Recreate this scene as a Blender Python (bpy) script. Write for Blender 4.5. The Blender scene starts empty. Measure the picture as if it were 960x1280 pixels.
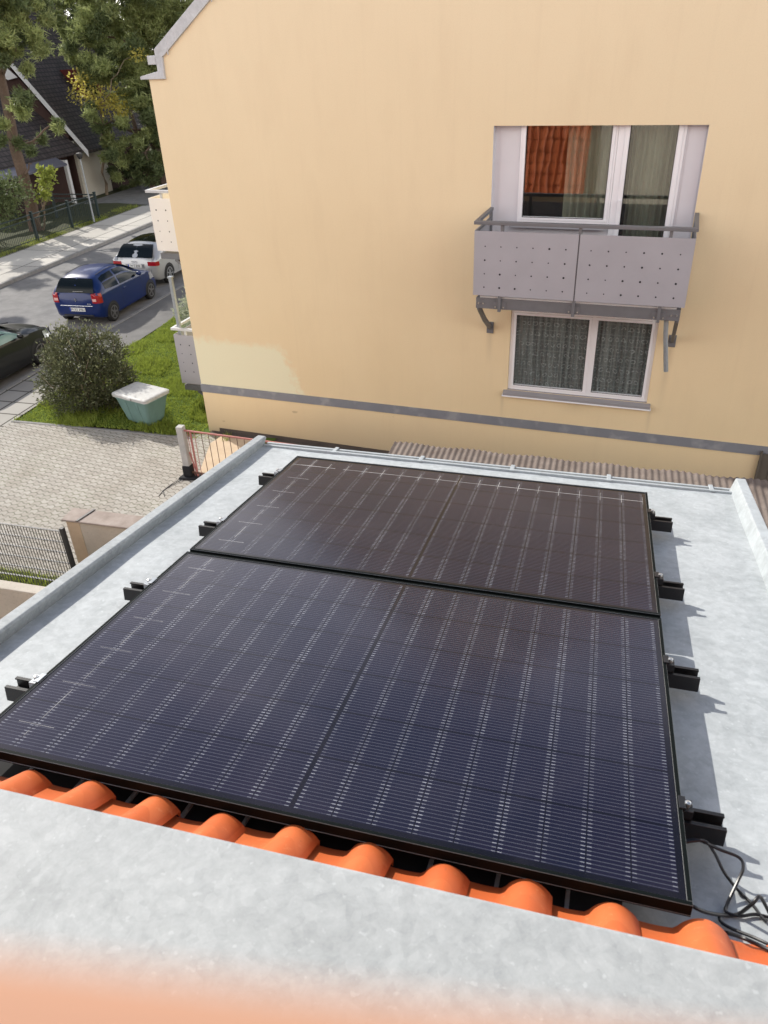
import bpy, math, random
import numpy as np
from mathutils import Matrix, Vector, Euler

random.seed(7)
rng = np.random.default_rng(11)
SC = bpy.context.scene
COL = SC.collection
R = math.radians
GZ = 5.7                                    # height of the panel plane origin above the ground

# ------------------------------------------------------------------ camera
CAM_LOC = Vector((1.414, -1.002, 1.470 + GZ))
CAM_ROT = Matrix.Rotation(.28657, 3, 'Z') @ Matrix.Rotation(1.01756, 3, 'X') @ Matrix.Rotation(-.04206, 3, 'Z')
FPX = 962.4
cam = bpy.data.cameras.new('camera')
cam.sensor_fit = 'HORIZONTAL'
cam.sensor_width = 36.0
cam.lens = 36.0 * FPX / 960.0
cam.clip_start = .005
cam.clip_end = 3000
cam.dof.use_dof = True
cam.dof.focus_distance = 5.0
cam.dof.aperture_fstop = 36.0 * FPX / 960.0 / 3.2      # about 3 mm of glass
camo = bpy.data.objects.new('camera', cam)
camo.matrix_world = Matrix.Translation(CAM_LOC) @ CAM_ROT.to_4x4()
COL.objects.link(camo)
SC.camera = camo

ROOF_ROT = Matrix.Rotation(-.152743, 3, 'X') @ Matrix.Rotation(.00797, 3, 'Y')
ROOF = Matrix.Translation((0, 0, GZ)) @ ROOF_ROT.to_4x4()          # frame of the low annex roof
PHI = -.072027
FAC = Matrix.Translation((0, 12.038, GZ)) @ Matrix.Rotation(PHI, 4, 'Z')  # frame of the neighbour's gable wall: x along, y into the house


def ray(px, py):
    return CAM_ROT @ Vector(((px - 480) / FPX, (640 - py) / FPX, -1))


def at_z(px, py, z=0.):
    d = ray(px, py)
    return CAM_LOC + d * ((z - CAM_LOC.z) / d.z)


def at_y(px, py, y):
    d = ray(px, py)
    return CAM_LOC + d * ((y - CAM_LOC.y) / d.y)


def on_roof(px, py, h):
    n = ROOF_ROT @ Vector((0, 0, 1))
    o = Vector((0, 0, GZ))
    d = ray(px, py)
    t = (h - n.dot(CAM_LOC - o)) / n.dot(d)
    return ROOF_ROT.transposed() @ (CAM_LOC + d * t - o)


# ------------------------------------------------------------------ node helpers
class G:
    def __init__(s, name):
        s.m = bpy.data.materials.new(name)
        s.m.use_nodes = True
        s.t = s.m.node_tree
        s.t.nodes.clear()
        s.out = s.t.nodes.new('ShaderNodeOutputMaterial')

    def n(s, typ, **kw):
        x = s.t.nodes.new(typ)
        for k, v in kw.items():
            setattr(x, k, v)
        return x

    def put(s, sock, v):
        if hasattr(v, 'is_linked') or isinstance(v, bpy.types.NodeSocket):
            s.t.links.new(v, sock)
        elif isinstance(v, (tuple, list)) and len(v) == 3 and sock.type == 'RGBA':
            sock.default_value = (*v, 1)
        else:
            sock.default_value = v

    def math(s, op, a, b=0., c=0., clamp=False):
        x = s.n('ShaderNodeMath', operation=op, use_clamp=clamp)
        s.put(x.inputs[0], a)
        s.put(x.inputs[1], b)
        s.put(x.inputs[2], c)
        return x.outputs[0]

    def add(s, a, b): return s.math('ADD', a, b)
    def sub(s, a, b): return s.math('SUBTRACT', a, b)
    def mul(s, a, b): return s.math('MULTIPLY', a, b)
    def lt(s, a, b): return s.math('LESS_THAN', a, b)
    def gt(s, a, b): return s.math('GREATER_THAN', a, b)
    def fract(s, a): return s.math('FRACT', a)
    def abs(s, a): return s.math('ABSOLUTE', a)
    def mx(s, a, b): return s.math('MAXIMUM', a, b)
    def mn(s, a, b): return s.math('MINIMUM', a, b)

    def coord(s, kind='Object'):
        return s.n('ShaderNodeTexCoord').outputs[kind]

    def pos(s):
        return s.n('ShaderNodeNewGeometry').outputs['Position']

    def xyz(s, v):
        x = s.n('ShaderNodeSeparateXYZ')
        s.put(x.inputs[0], v)
        return x.outputs

    def comb(s, a, b, c=0.):
        x = s.n('ShaderNodeCombineXYZ')
        s.put(x.inputs[0], a); s.put(x.inputs[1], b); s.put(x.inputs[2], c)
        return x.outputs[0]

    def noise(s, v, scale, detail=3., rough=.55, dist=0.):
        x = s.n('ShaderNodeTexNoise')
        s.put(x.inputs['Vector'], v)
        x.inputs['Scale'].default_value = scale
        x.inputs['Detail'].default_value = detail
        x.inputs['Roughness'].default_value = rough
        x.inputs['Distortion'].default_value = dist
        return x.outputs['Fac']

    def voro(s, v, scale, feature='F1', out='Distance', rnd=1.):
        x = s.n('ShaderNodeTexVoronoi', feature=feature)
        s.put(x.inputs['Vector'], v)
        x.inputs['Scale'].default_value = scale
        x.inputs['Randomness'].default_value = rnd
        return x.outputs[out]

    def ramp(s, f, stops):
        x = s.n('ShaderNodeValToRGB')
        s.put(x.inputs[0], f)
        e = x.color_ramp.elements
        while len(e) < len(stops):
            e.new(.5)
        for i, (p, c) in enumerate(stops):
            e[i].position = p
            e[i].color = (*c, 1) if isinstance(c, (tuple, list)) else (c, c, c, 1)
        return x.outputs[0]

    def step(s, f, a, b):
        x = s.n('ShaderNodeMapRange', clamp=True)
        s.put(x.inputs[0], f)
        x.inputs[1].default_value = a
        x.inputs[2].default_value = b
        return x.outputs[0]

    def mix(s, f, a, b, mode='MIX'):
        x = s.n('ShaderNodeMix', data_type='RGBA', blend_type=mode)
        s.put(x.inputs[0], f); s.put(x.inputs[6], a); s.put(x.inputs[7], b)
        return x.outputs[2]

    def scale(s, v, k):
        x = s.n('ShaderNodeVectorMath', operation='MULTIPLY')
        s.put(x.inputs[0], v)
        x.inputs[1].default_value = k
        return x.outputs[0]

    def bump(s, h, strength=.3, dist=.01):
        x = s.n('ShaderNodeBump')
        x.inputs['Strength'].default_value = strength
        x.inputs['Distance'].default_value = dist
        s.put(x.inputs['Height'], h)
        return x.outputs[0]

    def bsdf(s, color, rough=.6, metal=0., spec=.5, bump=None, coat=0., coat_rough=.05, sheen=0.):
        x = s.n('ShaderNodeBsdfPrincipled')
        s.put(x.inputs['Base Color'], color)
        s.put(x.inputs['Roughness'], rough)
        s.put(x.inputs['Metallic'], metal)
        s.put(x.inputs['Specular IOR Level'], spec)
        x.inputs['Coat Weight'].default_value = coat
        x.inputs['Coat Roughness'].default_value = coat_rough
        if bump is not None:
            s.put(x.inputs['Normal'], bump)
        return x.outputs[0]

    def done(s, sh):
        s.t.links.new(sh, s.out.inputs[0])
        return s.m


def simple(name, color, rough=.6, metal=0., spec=.5, var=.12, scale=6., coat=0., bump=0., bscale=40.):
    g = G(name)
    p = g.coord('Object')
    f = g.noise(p, scale, 4.)
    c = g.mix(f, tuple(v * (1 - var) for v in color), tuple(min(1, v * (1 + var)) for v in color))
    b = g.bump(g.noise(p, bscale, 3.), bump, .005) if bump else None
    return g.done(g.bsdf(c, rough, metal, spec, b, coat))


def leaf_mat(name, c1, c2, trans=.35, scale=1.2):
    g = G(name)
    p = g.pos()
    f = g.noise(p, scale, 3.)
    f2 = g.voro(p, 9., out='Color')
    c = g.mix(f, c1, c2)
    c = g.mix(.45, c, g.mix(g.xyz(f2)[0], tuple(v * .45 for v in c1), tuple(min(1, v * 1.5) for v in c2)))
    d = g.bsdf(c, .5, 0., .35)
    t = g.n('ShaderNodeBsdfTranslucent')
    g.put(t.inputs[0], g.mix(.5, c, tuple(min(1, v * 1.6) for v in c2)))
    m = g.n('ShaderNodeMixShader')
    m.inputs[0].default_value = trans
    g.t.links.new(d, m.inputs[1])
    g.t.links.new(t.outputs[0], m.inputs[2])
    return g.done(m.outputs[0])


def glass_mat(name, tint=(.9, .92, .9), base=.06, power=1.0, dark=0.):
    """thin window pane: mirror reflection growing towards grazing angles over a clear pane"""
    g = G(name)
    lw = g.n('ShaderNodeLayerWeight')
    lw.inputs[0].default_value = .5
    f = g.add(g.mul(g.math('POWER', lw.outputs['Facing'], 3.), .8), base)
    tr = g.n('ShaderNodeBsdfTransparent')
    tr.inputs[0].default_value = (*tint, 1)
    gl = g.n('ShaderNodeBsdfGlossy')
    gl.inputs['Roughness'].default_value = .02
    nb_ = g.bump(g.noise(g.coord('Object'), 2.2, 2.), .05, .02)
    g.t.links.new(nb_, gl.inputs['Normal'])
    gl.inputs[0].default_value = (.95, .97, 1, 1)
    m = g.n('ShaderNodeMixShader')
    g.put(m.inputs[0], g.mn(f, 1.))
    g.t.links.new(tr.outputs[0], m.inputs[1])
    g.t.links.new(gl.outputs[0], m.inputs[2])
    return g.done(m.outputs[0])


# ------------------------------------------------------------------ mesh helpers
class MB:
    def __init__(s):
        s.v = []; s.f = []; s.mi = []; s.cur = 0; s.M = Matrix.Identity(4)

    def mat(s, i):
        s.cur = i
        return s

    def raw(s, vs, fs):
        b = len(s.v)
        for v in vs:
            s.v.append(tuple(s.M @ Vector(v)))
        for f in fs:
            s.f.append(tuple(b + i for i in f)); s.mi.append(s.cur)
        return s

    def box(s, x0, x1, y0, y1, z0, z1):
        return s.raw([(x0, y0, z0), (x1, y0, z0), (x1, y1, z0), (x0, y1, z0), (x0, y0, z1), (x1, y0, z1), (x1, y1, z1), (x0, y1, z1)],
                     [(0, 3, 2, 1), (4, 5, 6, 7), (0, 1, 5, 4), (1, 2, 6, 5), (2, 3, 7, 6), (3, 0, 4, 7)])

    def quad(s, a, b, c, d):
        return s.raw([a, b, c, d], [(0, 1, 2, 3)])

    def poly(s, pts):
        return s.raw(pts, [tuple(range(len(pts)))])

    def prism(s, pts, off):
        """pts: closed polygon (3D), extruded by vector off"""
        n = len(pts)
        o = Vector(off)
        vs = [tuple(Vector(p)) for p in pts] + [tuple(Vector(p) + o) for p in pts]
        fs = [tuple(range(n - 1, -1, -1)), tuple(range(n, 2 * n))]
        fs += [(i, (i + 1) % n, n + (i + 1) % n, n + i) for i in range(n)]
        return s.raw(vs, fs)

    def bar(s, a, b, w, h=None, up=(0, 0, 1)):
        """rectangular bar from a to b"""
        h = h or w
        a = Vector(a); b = Vector(b)
        d = (b - a).normalized()
        u = Vector(up)
        if abs(d.dot(u)) > .98:
            u = Vector((1, 0, 0))
        sx = d.cross(u).normalized() * (w / 2)
        sz = sx.cross(d).normalized() * (h / 2)
        vs = [a - sx - sz, a + sx - sz, a + sx + sz, a - sx + sz, b - sx - sz, b + sx - sz, b + sx + sz, b - sx + sz]
        return s.raw([tuple(v) for v in vs], [(0, 1, 2, 3), (7, 6, 5, 4), (0, 4, 5, 1), (1, 5, 6, 2), (2, 6, 7, 3), (3, 7, 4, 0)])

    def tube(s, pts, rad, n=8, cap=True):
        pts = [Vector(p) for p in pts]
        rads = rad if isinstance(rad, (list, tuple)) else [rad] * len(pts)
        vs = []; fs = []
        ref = Vector((0, 0, 1))
        for i, p in enumerate(pts):
            d = (pts[min(i + 1, len(pts) - 1)] - pts[max(i - 1, 0)]).normalized()
            if abs(d.dot(ref)) > .97:
                ref = Vector((1, 0, 0))
            u = d.cross(ref).normalized()
            w = d.cross(u).normalized()
            for k in range(n):
                a = 2 * math.pi * k / n
                vs.append(tuple(p + (u * math.cos(a) + w * math.sin(a)) * rads[i]))
        for i in range(len(pts) - 1):
            for k in range(n):
                fs.append((i * n + k, i * n + (k + 1) % n, (i + 1) * n + (k + 1) % n, (i + 1) * n + k))
        if cap:
            fs.append(tuple(range(n - 1, -1, -1)))
            fs.append(tuple((len(pts) - 1) * n + k for k in range(n)))
        return s.raw(vs, fs)

    def cyl(s, a, b, r, n=16):
        return s.tube([a, b], r, n)

    def grid(s, fn, nu, nv):
        vs = [fn(i / nu, j / nv) for j in range(nv + 1) for i in range(nu + 1)]
        fs = [(j * (nu + 1) + i, j * (nu + 1) + i + 1, (j + 1) * (nu + 1) + i + 1, (j + 1) * (nu + 1) + i) for j in range(nv) for i in range(nu)]
        return s.raw(vs, fs)

    def build(s, name, mats, parent=None, smooth=False, bevel=0., matrix=None, seg=2):
        me = bpy.data.meshes.new(name)
        me.from_pydata(s.v, [], s.f)
        if not isinstance(mats, (list, tuple)):
            mats = [mats]
        for m in mats:
            me.materials.append(m)
        if len(mats) > 1:
            me.polygons.foreach_set('material_index', s.mi)
        me.update()
        o = bpy.data.objects.new(name, me)
        COL.objects.link(o)
        if parent is not None:
            o.parent = parent
        if matrix is not None:
            o.matrix_local = matrix
        if smooth:
            me.polygons.foreach_set('use_smooth', [True] * len(me.polygons))
            try:
                me.set_sharp_from_angle(angle=R(smooth if smooth is not True else 40))
            except Exception:
                pass
        if bevel:
            b = o.modifiers.new('bevel', 'BEVEL')
            b.width = bevel
            b.segments = seg
            b.limit_method = 'ANGLE'
            b.angle_limit = R(40)
        return o


def fast_mesh(name, verts, faces, mat, parent=None):
    """verts (N,3) faces (M,k) numpy arrays"""
    me = bpy.data.meshes.new(name)
    n, k = faces.shape
    me.vertices.add(len(verts))
    me.vertices.foreach_set('co', verts.astype(np.float32).ravel())
    me.loops.add(n * k)
    me.loops.foreach_set('vertex_index', faces.astype(np.int32).ravel())
    me.polygons.add(n)
    me.polygons.foreach_set('loop_start', np.arange(0, n * k, k, dtype=np.int32))
    me.polygons.foreach_set('loop_total', np.full(n, k, dtype=np.int32))
    me.materials.append(mat)
    me.update(calc_edges=True)
    o = bpy.data.objects.new(name, me)
    COL.objects.link(o)
    if parent is not None:
        o.parent = parent
    return o


def tag(o, label=None, cat=None, group=None, kind=None):
    if label: o['label'] = label
    if cat: o['category'] = cat
    if group: o['group'] = group
    if kind: o['kind'] = kind
    return o


def thing(name, label, cat, matrix=None, group=None):
    o = bpy.data.objects.new(name, None)
    o.empty_display_size = .2
    COL.objects.link(o)
    if matrix is not None:
        o.matrix_world = matrix
    return tag(o, label, cat, group)


def T(x, y, z): return Matrix.Translation((x, y, z))
def RZ(a): return Matrix.Rotation(a, 4, 'Z')


def copy_tree(o, parent=None, matrix=None):
    c = o.copy()
    COL.objects.link(c)
    if parent is not None:
        pi = o.matrix_parent_inverse.copy()
        c.parent = parent
        c.matrix_parent_inverse = pi
    if matrix is not None:
        c.matrix_world = matrix
    for ch in list(o.children):
        copy_tree(ch, c)
    return c


def text_mesh(name, body, size, mat, parent, matrix, extrude=.001):
    cu = bpy.data.curves.new(name, 'FONT')
    cu.body = body
    cu.size = size
    cu.extrude = extrude
    cu.align_x = 'CENTER'
    cu.align_y = 'CENTER'
    tmp = bpy.data.objects.new(name, cu)
    COL.objects.link(tmp)
    dg = bpy.context.evaluated_depsgraph_get()
    me = bpy.data.meshes.new_from_object(tmp.evaluated_get(dg))
    bpy.data.objects.remove(tmp)
    me.materials.clear()
    me.materials.append(mat)
    o = bpy.data.objects.new(name, me)
    COL.objects.link(o)
    o.parent = parent
    o.matrix_local = matrix
    return o


# ------------------------------------------------------------------ light
SUN_TRAVEL = Vector((1.05, -.67, -.91)).normalized()
to_sun = -SUN_TRAVEL
elev = math.asin(to_sun.z)
azim = math.atan2(to_sun.x, to_sun.y)          # clockwise from +Y
sl = bpy.data.lights.new('sun', 'SUN')
sl.energy = 5.0
sl.angle = R(.53)
sl.color = (1, .945, .86)
so = bpy.data.objects.new('sun', sl)
so.rotation_euler = SUN_TRAVEL.to_track_quat('-Z', 'Y').to_euler()
so.location = (-20, 20, 30)
COL.objects.link(so)

W = bpy.data.worlds.new('World')
SC.world = W
W.use_nodes = True
nt = W.node_tree
nt.nodes.clear()
wo = nt.nodes.new('ShaderNodeOutputWorld')
bg = nt.nodes.new('ShaderNodeBackground')
bg.inputs[1].default_value = .15
sky = nt.nodes.new('ShaderNodeTexSky')
sky.sky_type = 'NISHITA'
sky.sun_disc = False
sky.sun_elevation = elev
sky.sun_rotation = azim
sky.altitude = 500
sky.air_density = 1.0
sky.dust_density = 1.5
tc = nt.nodes.new('ShaderNodeTexCoord')
sep = nt.nodes.new('ShaderNodeSeparateXYZ')
nt.links.new(tc.outputs['Generated'], sep.inputs[0])
# clouds: noise over the sky vault projected on a high plane
zz = nt.nodes.new('ShaderNodeMath'); zz.operation = 'MAXIMUM'; zz.inputs[1].default_value = .0
nt.links.new(sep.outputs[2], zz.inputs[0])
za = nt.nodes.new('ShaderNodeMath'); za.operation = 'ADD'; za.inputs[1].default_value = .18
nt.links.new(zz.outputs[0], za.inputs[0])
dx = nt.nodes.new('ShaderNodeMath'); dx.operation = 'DIVIDE'
dy = nt.nodes.new('ShaderNodeMath'); dy.operation = 'DIVIDE'
nt.links.new(sep.outputs[0], dx.inputs[0]); nt.links.new(za.outputs[0], dx.inputs[1])
nt.links.new(sep.outputs[1], dy.inputs[0]); nt.links.new(za.outputs[0], dy.inputs[1])
cv = nt.nodes.new('ShaderNodeCombineXYZ')
nt.links.new(dx.outputs[0], cv.inputs[0]); nt.links.new(dy.outputs[0], cv.inputs[1])
cn = nt.nodes.new('ShaderNodeTexNoise')
cn.inputs['Scale'].default_value = 1.9
cn.inputs['Detail'].default_value = 7
cn.inputs['Roughness'].default_value = .6
cn.inputs['Distortion'].default_value = .4
nt.links.new(cv.outputs[0], cn.inputs['Vector'])
cr = nt.nodes.new('ShaderNodeValToRGB')
cr.color_ramp.elements[0].position = .43
cr.color_ramp.elements[1].position = .66
bias = nt.nodes.new('ShaderNodeMath'); bias.operation = 'MULTIPLY_ADD'; bias.inputs[1].default_value = -.115  # cloud cover shaped for light: dense behind the camera to fill the facade
nt.links.new(sep.outputs[1], bias.inputs[0]); nt.links.new(cn.outputs['Fac'], bias.inputs[2])
bias2 = nt.nodes.new('ShaderNodeMath'); bias2.operation = 'MULTIPLY_ADD'; bias2.inputs[1].default_value = -.56
nt.links.new(sep.outputs[2], bias2.inputs[0]); nt.links.new(bias.outputs[0], bias2.inputs[2])
bias3 = nt.nodes.new('ShaderNodeMath'); bias3.operation = 'ADD'; bias3.inputs[1].default_value = .335
nt.links.new(bias2.outputs[0], bias3.inputs[0])
nt.links.new(bias3.outputs[0], cr.inputs[0])
cm = nt.nodes.new('ShaderNodeMix'); cm.data_type = 'RGBA'
cm.inputs[7].default_value = (15.5, 15.0, 14.5, 1)
nt.links.new(cr.outputs[0], cm.inputs[0])
nt.links.new(sky.outputs[0], cm.inputs[6])
nt.links.new(cm.outputs[2], bg.inputs[0])
nt.links.new(bg.outputs[0], wo.inputs[0])
SC.view_settings.view_transform = 'Standard'
SC.view_settings.look = 'None'
SC.view_settings.exposure = 0
SC.view_settings.gamma = 1
SC.cycles.max_bounces = 8
SC.cycles.transparent_max_bounces = 16
SC.cycles.use_denoising = True

# ------------------------------------------------------------------ materials
M = {}


def zinc(name, lo, hi, rough=.5, k=1.):
    g = G(name)
    p = g.coord('Object')
    big = g.noise(p, 3.2 * k, 5., .6)
    cell = g.voro(p, 42. * k, out='Color')
    f = g.noise(p, 24. * k, 5., .7, .6)
    v = g.add(g.mul(g.step(f, .3, .7), .5), g.add(g.mul(g.xyz(cell)[0], .28), g.mul(big, .4)))
    v = g.add(g.mul(g.sub(v, .62), 1.0), .5)
    v = g.add(v, g.mul(g.sub(g.step(g.noise(p, 2.6 * k, 7., .75, 1.8), .36, .64), .5), .45))
    v = g.add(v, g.mul(g.sub(g.noise(p, 70. * k, 3., .7), .5), .5))
    c = g.mix(v, lo, hi)
    sp = g.step(g.noise(p, 55. * k, 2., .5), .66, .74)
    c = g.mix(g.mul(sp, .28), c, tuple(min(1, x * 1.4) for x in hi))
    dirt = g.step(g.noise(g.scale(p, (1., 3., 1.)), 2.1, 6., .65), .58, .8)
    c = g.mix(g.mul(dirt, .3), c, tuple(x * .55 for x in lo))
    b = g.bump(g.noise(p, 5., 4.), .12, .02)
    return g.done(g.bsdf(c, g.add(g.mul(f, .2), rough - .02), .0, .38, b))


M['zinc'] = zinc('zinc', (.325, .352, .362), (.50, .532, .545), .5)
M['zinc_ledge'] = zinc('zinc_ledge', (.30, .322, .332), (.455, .48, .49), .6, 1.2)
M['zinc_shaded'] = zinc('zinc_shaded', (.25, .27, .28), (.42, .45, .46), .55, 1.6)  # zinc darkened for the shaded inner face of the left parapet
M['zinc_light'] = zinc('zinc_light', (.32, .35, .365), (.46, .50, .52), .5, 1.)
M['zinc_dark'] = zinc('zinc_dark', (.25, .27, .29), (.40, .43, .45), .5)
M['flash'] = zinc('flash', (.42, .44, .46), (.58, .60, .63), .5, .5)
M['black_frame'] = simple('black_frame', (.006, .0085, .0085), .5, .0, .04, .1, 20)
M['frame_edge'] = simple('frame_edge_highlight', (.22, .225, .23), .35, .6, .5, .2, 30)  # pale bevel tone painted for the highlight along the frame edges
M['black_alu'] = simple('black_alu', (.010, .010, .011), .38, .0, .45, .1, 20)
M['steel'] = simple('steel', (.62, .62, .6), .28, .9, .5, .1, 40)
M['cable'] = simple('cable', (.016, .016, .018), .35, 0, .5, .1, 10)
M['matt_black'] = simple('matt_black', (.02, .021, .023), .85, 0, .3, .25, 9)

# cells of the photovoltaic laminate
PL, PW = 1.722, 1.134


def pv(name, top_glint):
    g = G(name)
    p = g.coord('Object')
    x, y, _ = g.xyz(p)
    m = .024
    cw = (PL / 2 - m - .0045) / 9
    ch = (PW - 2 * m) / 6
    xs = g.mul(g.sub(g.abs(g.sub(x, PL / 2)), .0045), 1 / cw)
    fx = g.fract(xs)
    ys = g.mul(g.sub(y, m), 1 / ch)
    fy = g.fract(ys)
    inside = g.mul(g.mul(g.gt(xs, 0.), g.lt(xs, 9.)), g.mul(g.gt(ys, 0.), g.lt(ys, 6.)))
    ex = g.mn(fx, g.sub(1., fx))
    ey = g.mn(fy, g.sub(1., fy))
    cell = g.mul(g.gt(ex, .012), g.gt(ey, .014))
    cell = g.mul(cell, inside)
    # per cell tone
    cid = g.comb(g.math('FLOOR', g.add(g.mul(g.sub(x, PL / 2), 1 / cw), .5)), g.math('FLOOR', ys), 3.)
    wn = g.n('ShaderNodeTexWhiteNoise', noise_dimensions='3D')
    g.put(wn.inputs['Vector'], cid)
    tone = wn.outputs['Value']
    cloud = g.noise(p, 2.2, 3.)
    base = g.mix(tone, (.0036, .0048, .0150), (.0062, .0072, .0190))
    base = g.mix(g.step(cloud, .35, .7), base, (.010, .0085, .019))
    fb = g.abs(g.sub(g.fract(g.mul(fy, 16.)), .5))
    line = g.mul(g.lt(fb, .085), g.gt(ey, .029))
    dash = g.mul(g.mul(g.lt(fb, .11), g.gt(ey, .029)), g.mul(g.gt(ex, .022), g.lt(ex, .125)))
    wn2 = g.n('ShaderNodeTexWhiteNoise', noise_dimensions='2D')
    g.put(wn2.inputs['Vector'], g.comb(g.math('FLOOR', g.mul(ys, 16.)), g.math('FLOOR', g.mul(xs, 2.))))
    wn3 = g.n('ShaderNodeTexWhiteNoise', noise_dimensions='3D')
    g.put(wn3.inputs['Vector'], g.comb(g.math('FLOOR', g.add(xs, .5)), g.math('FLOOR', ys), g.gt(x, PL / 2)))
    dk = g.mul(g.add(.35, g.mul(wn2.outputs['Value'], .65)), g.add(.45, g.mul(wn3.outputs['Value'], .6)))
    silver = (.27, .29, .34)
    c = g.mix(cell, (.0035, .0036, .0045), base)
    c = g.mix(g.mul(g.mul(line, cell), .12 if top_glint else .21), c, silver)
    c = g.mix(g.mul(g.mul(dash, cell), g.mul(dk, .46 if top_glint else .56)), c, (.50, .53, .58))
    # sun glint crosses painted into the colour of the edge cells
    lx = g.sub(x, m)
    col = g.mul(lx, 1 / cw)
    glint = g.mul(g.lt(g.abs(g.sub(col, 1.)), .009), g.lt(g.abs(g.sub(g.fract(g.add(fy, .5)), .5)), .36 if not top_glint else .30))
    glint = g.mul(glint, g.gt(ys, .5) if top_glint else g.gt(ys, 0.25))
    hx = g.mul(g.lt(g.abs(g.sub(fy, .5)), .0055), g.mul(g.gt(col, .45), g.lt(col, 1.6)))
    glint = g.mx(glint, hx)
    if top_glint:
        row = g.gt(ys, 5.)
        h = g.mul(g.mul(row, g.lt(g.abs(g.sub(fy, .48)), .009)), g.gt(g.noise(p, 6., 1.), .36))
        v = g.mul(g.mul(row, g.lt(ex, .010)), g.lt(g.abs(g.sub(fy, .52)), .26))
        glint = g.mx(glint, g.mx(h, v))
    c = g.mix(g.mul(g.mul(glint, inside), g.add(.34 if top_glint else .16, g.mul(g.step(g.noise(p, 5., 2.), .35, .6), .45))), c, (.60, .60, .58))
    # dust specks, then pale haze painted for cloud reflections
    du = g.step(g.noise(p, 240., 1.), .74, .80)
    c = g.mix(g.mul(du, .10), c, (.5, .5, .5))
    sky_haze = g.mul(g.step(g.noise(p, 1.9, 5., .6, .5), .45, .75), g.add(.5, g.noise(p, 26., 4., .7)))
    c = g.mix(g.mul(sky_haze, .030), c, (.46, .40, .44))
    rg = g.add(.11, g.mul(g.noise(p, 3.1, 4.), .12))
    b = g.bump(g.noise(p, 3.0, 2.), .03, .02)
    sh = g.bsdf(c, rg, 0., .25 if top_glint else .34, b)
    sh.node.inputs['Specular Tint'].default_value = (.74, .70, 1., 1)     # violet anti-reflective coating
    return g.done(sh)


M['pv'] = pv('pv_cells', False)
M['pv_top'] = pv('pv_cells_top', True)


def tile_mat():
    g = G('orange_clay')
    p = g.coord('Object')
    f = g.noise(p, 5., 5., .6)
    tw = g.n('ShaderNodeTexWhiteNoise', noise_dimensions='2D')
    px_, py_, pz_ = g.xyz(p)
    g.put(tw.inputs['Vector'], g.comb(g.math('FLOOR', g.mul(g.sub(px_, .113 - .1722 * .26), 1 / .1722)), g.math('FLOOR', g.mul(pz_, 3.))))
    f = g.add(g.mul(f, .6), g.mul(g.sub(tw.outputs['Value'], .3), .65))
    c = g.mix(f, (.56, .115, .031), (.69, .175, .053))
    c = g.mix(g.mul(g.step(g.noise(p, 38., 4., .7), .60, .78), .5), c, (.80, .36, .17))
    c = g.mix(g.mul(g.step(g.noise(p, 9., 5.), .56, .78), .45), c, (.33, .10, .045))
    c = g.mix(g.mul(g.step(g.noise(p, 75., 3., .7), .66, .74), .35), c, (.16, .11, .08))
    b = g.bump(g.noise(p, 120., 2.), .08, .003)
    return g.done(g.bsdf(c, .5, 0., .4, b))


M['tile'] = tile_mat()


def plaster():
    g = G('apricot_plaster')
    p = g.coord('Object')
    x, y, z = g.xyz(p)
    f = g.noise(p, .55, 5., .6)
    c = g.mix(g.step(f, .3, .7), (.795, .635, .39), (.835, .675, .425))
    # greyer high up, warmer low
    c = g.mix(g.step(z, -4.5, 2.5), c, g.mix(.65, c, (.80, .70, .525)))
    st = g.noise(g.scale(p, (1., 1., .25)), 2.2, 5., .6)
    c = g.mix(g.mul(g.step(st, .5, .8), .14), c, (.58, .44, .29))
    # rain streaks
    rs = g.noise(g.scale(p, (6., 1., .12)), 1.5, 3., .6)
    c = g.mix(g.mul(g.step(rs, .55, .8), .06), c, (.50, .38, .25))
    # repainted lighter patch above the band near the street corner
    n1 = g.sub(g.noise(p, 5.5, 4., .6), .5)
    n2 = g.sub(g.noise(p, 7., 4., .6), .5)
    top = g.step(g.sub(z, g.add(g.add(-3.62, g.mul(n1, .36)), g.mul(g.add(x, 5.), -.02))), .09, -.07)
    right = g.step(g.sub(x, g.add(g.add(-4.36, g.mul(n2, .75)), g.mul(g.add(z, 4.), -.42))), .11, -.09)
    low = g.gt(z, -4.6)
    patch = g.mul(g.mul(top, right), low)
    c = g.mix(g.mul(patch, .8), c, (.81, .79, .575))
    # drip stains below the ends of the sill and the balcony brackets
    for (xs_, zt, ln, wd) in ((-.10, -4.1, .55, .035), (2.45, -4.1, .6, .04), (-.37, -2.9, .7, .05), (2.63, -2.9, .8, .05), (2.60, -3.05, 1.2, .06), (1.2, -4.12, .3, .25), (2.69, -1.68, .9, .035)):
        hm = g.math('POWER', 2.718, g.mul(-1., g.math('POWER', g.mul(g.add(g.sub(x, xs_), g.mul(g.sub(rs, .5), .06)), 1 / wd), 2.)))
        vm = g.mul(g.step(z, zt - ln, zt), g.lt(z, zt))
        c = g.mix(g.mul(g.mul(hm, vm), .30), c, (.36, .28, .19))
    fg = g.noise(p, 55., 3., .7)
    c = g.mix(g.mul(g.step(fg, .45, .7), .10), c, (.52, .40, .26))
    mk = g.step(g.noise(g.scale(p, (1., 1., 2.2)), 2.9, 2., .4), .73, .76)
    c = g.mix(g.mul(g.mul(mk, g.lt(z, -4.75)), .45), c, (.36, .27, .18))
    # grime low down and small scuffs
    c = g.mix(g.mul(g.step(g.sub(z, g.mul(f, .4)), -5.0, -5.8), .45), c, (.33, .26, .17))
    sc = g.step(g.noise(p, 1.7, 6., .75), .70, .78)
    c = g.mix(g.mul(sc, .25), c, (.40, .31, .21))
    b = g.bump(g.noise(p, 160., 3., .7), .25, .004)
    return g.done(g.bsdf(c, .9, 0., .2, b))


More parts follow.
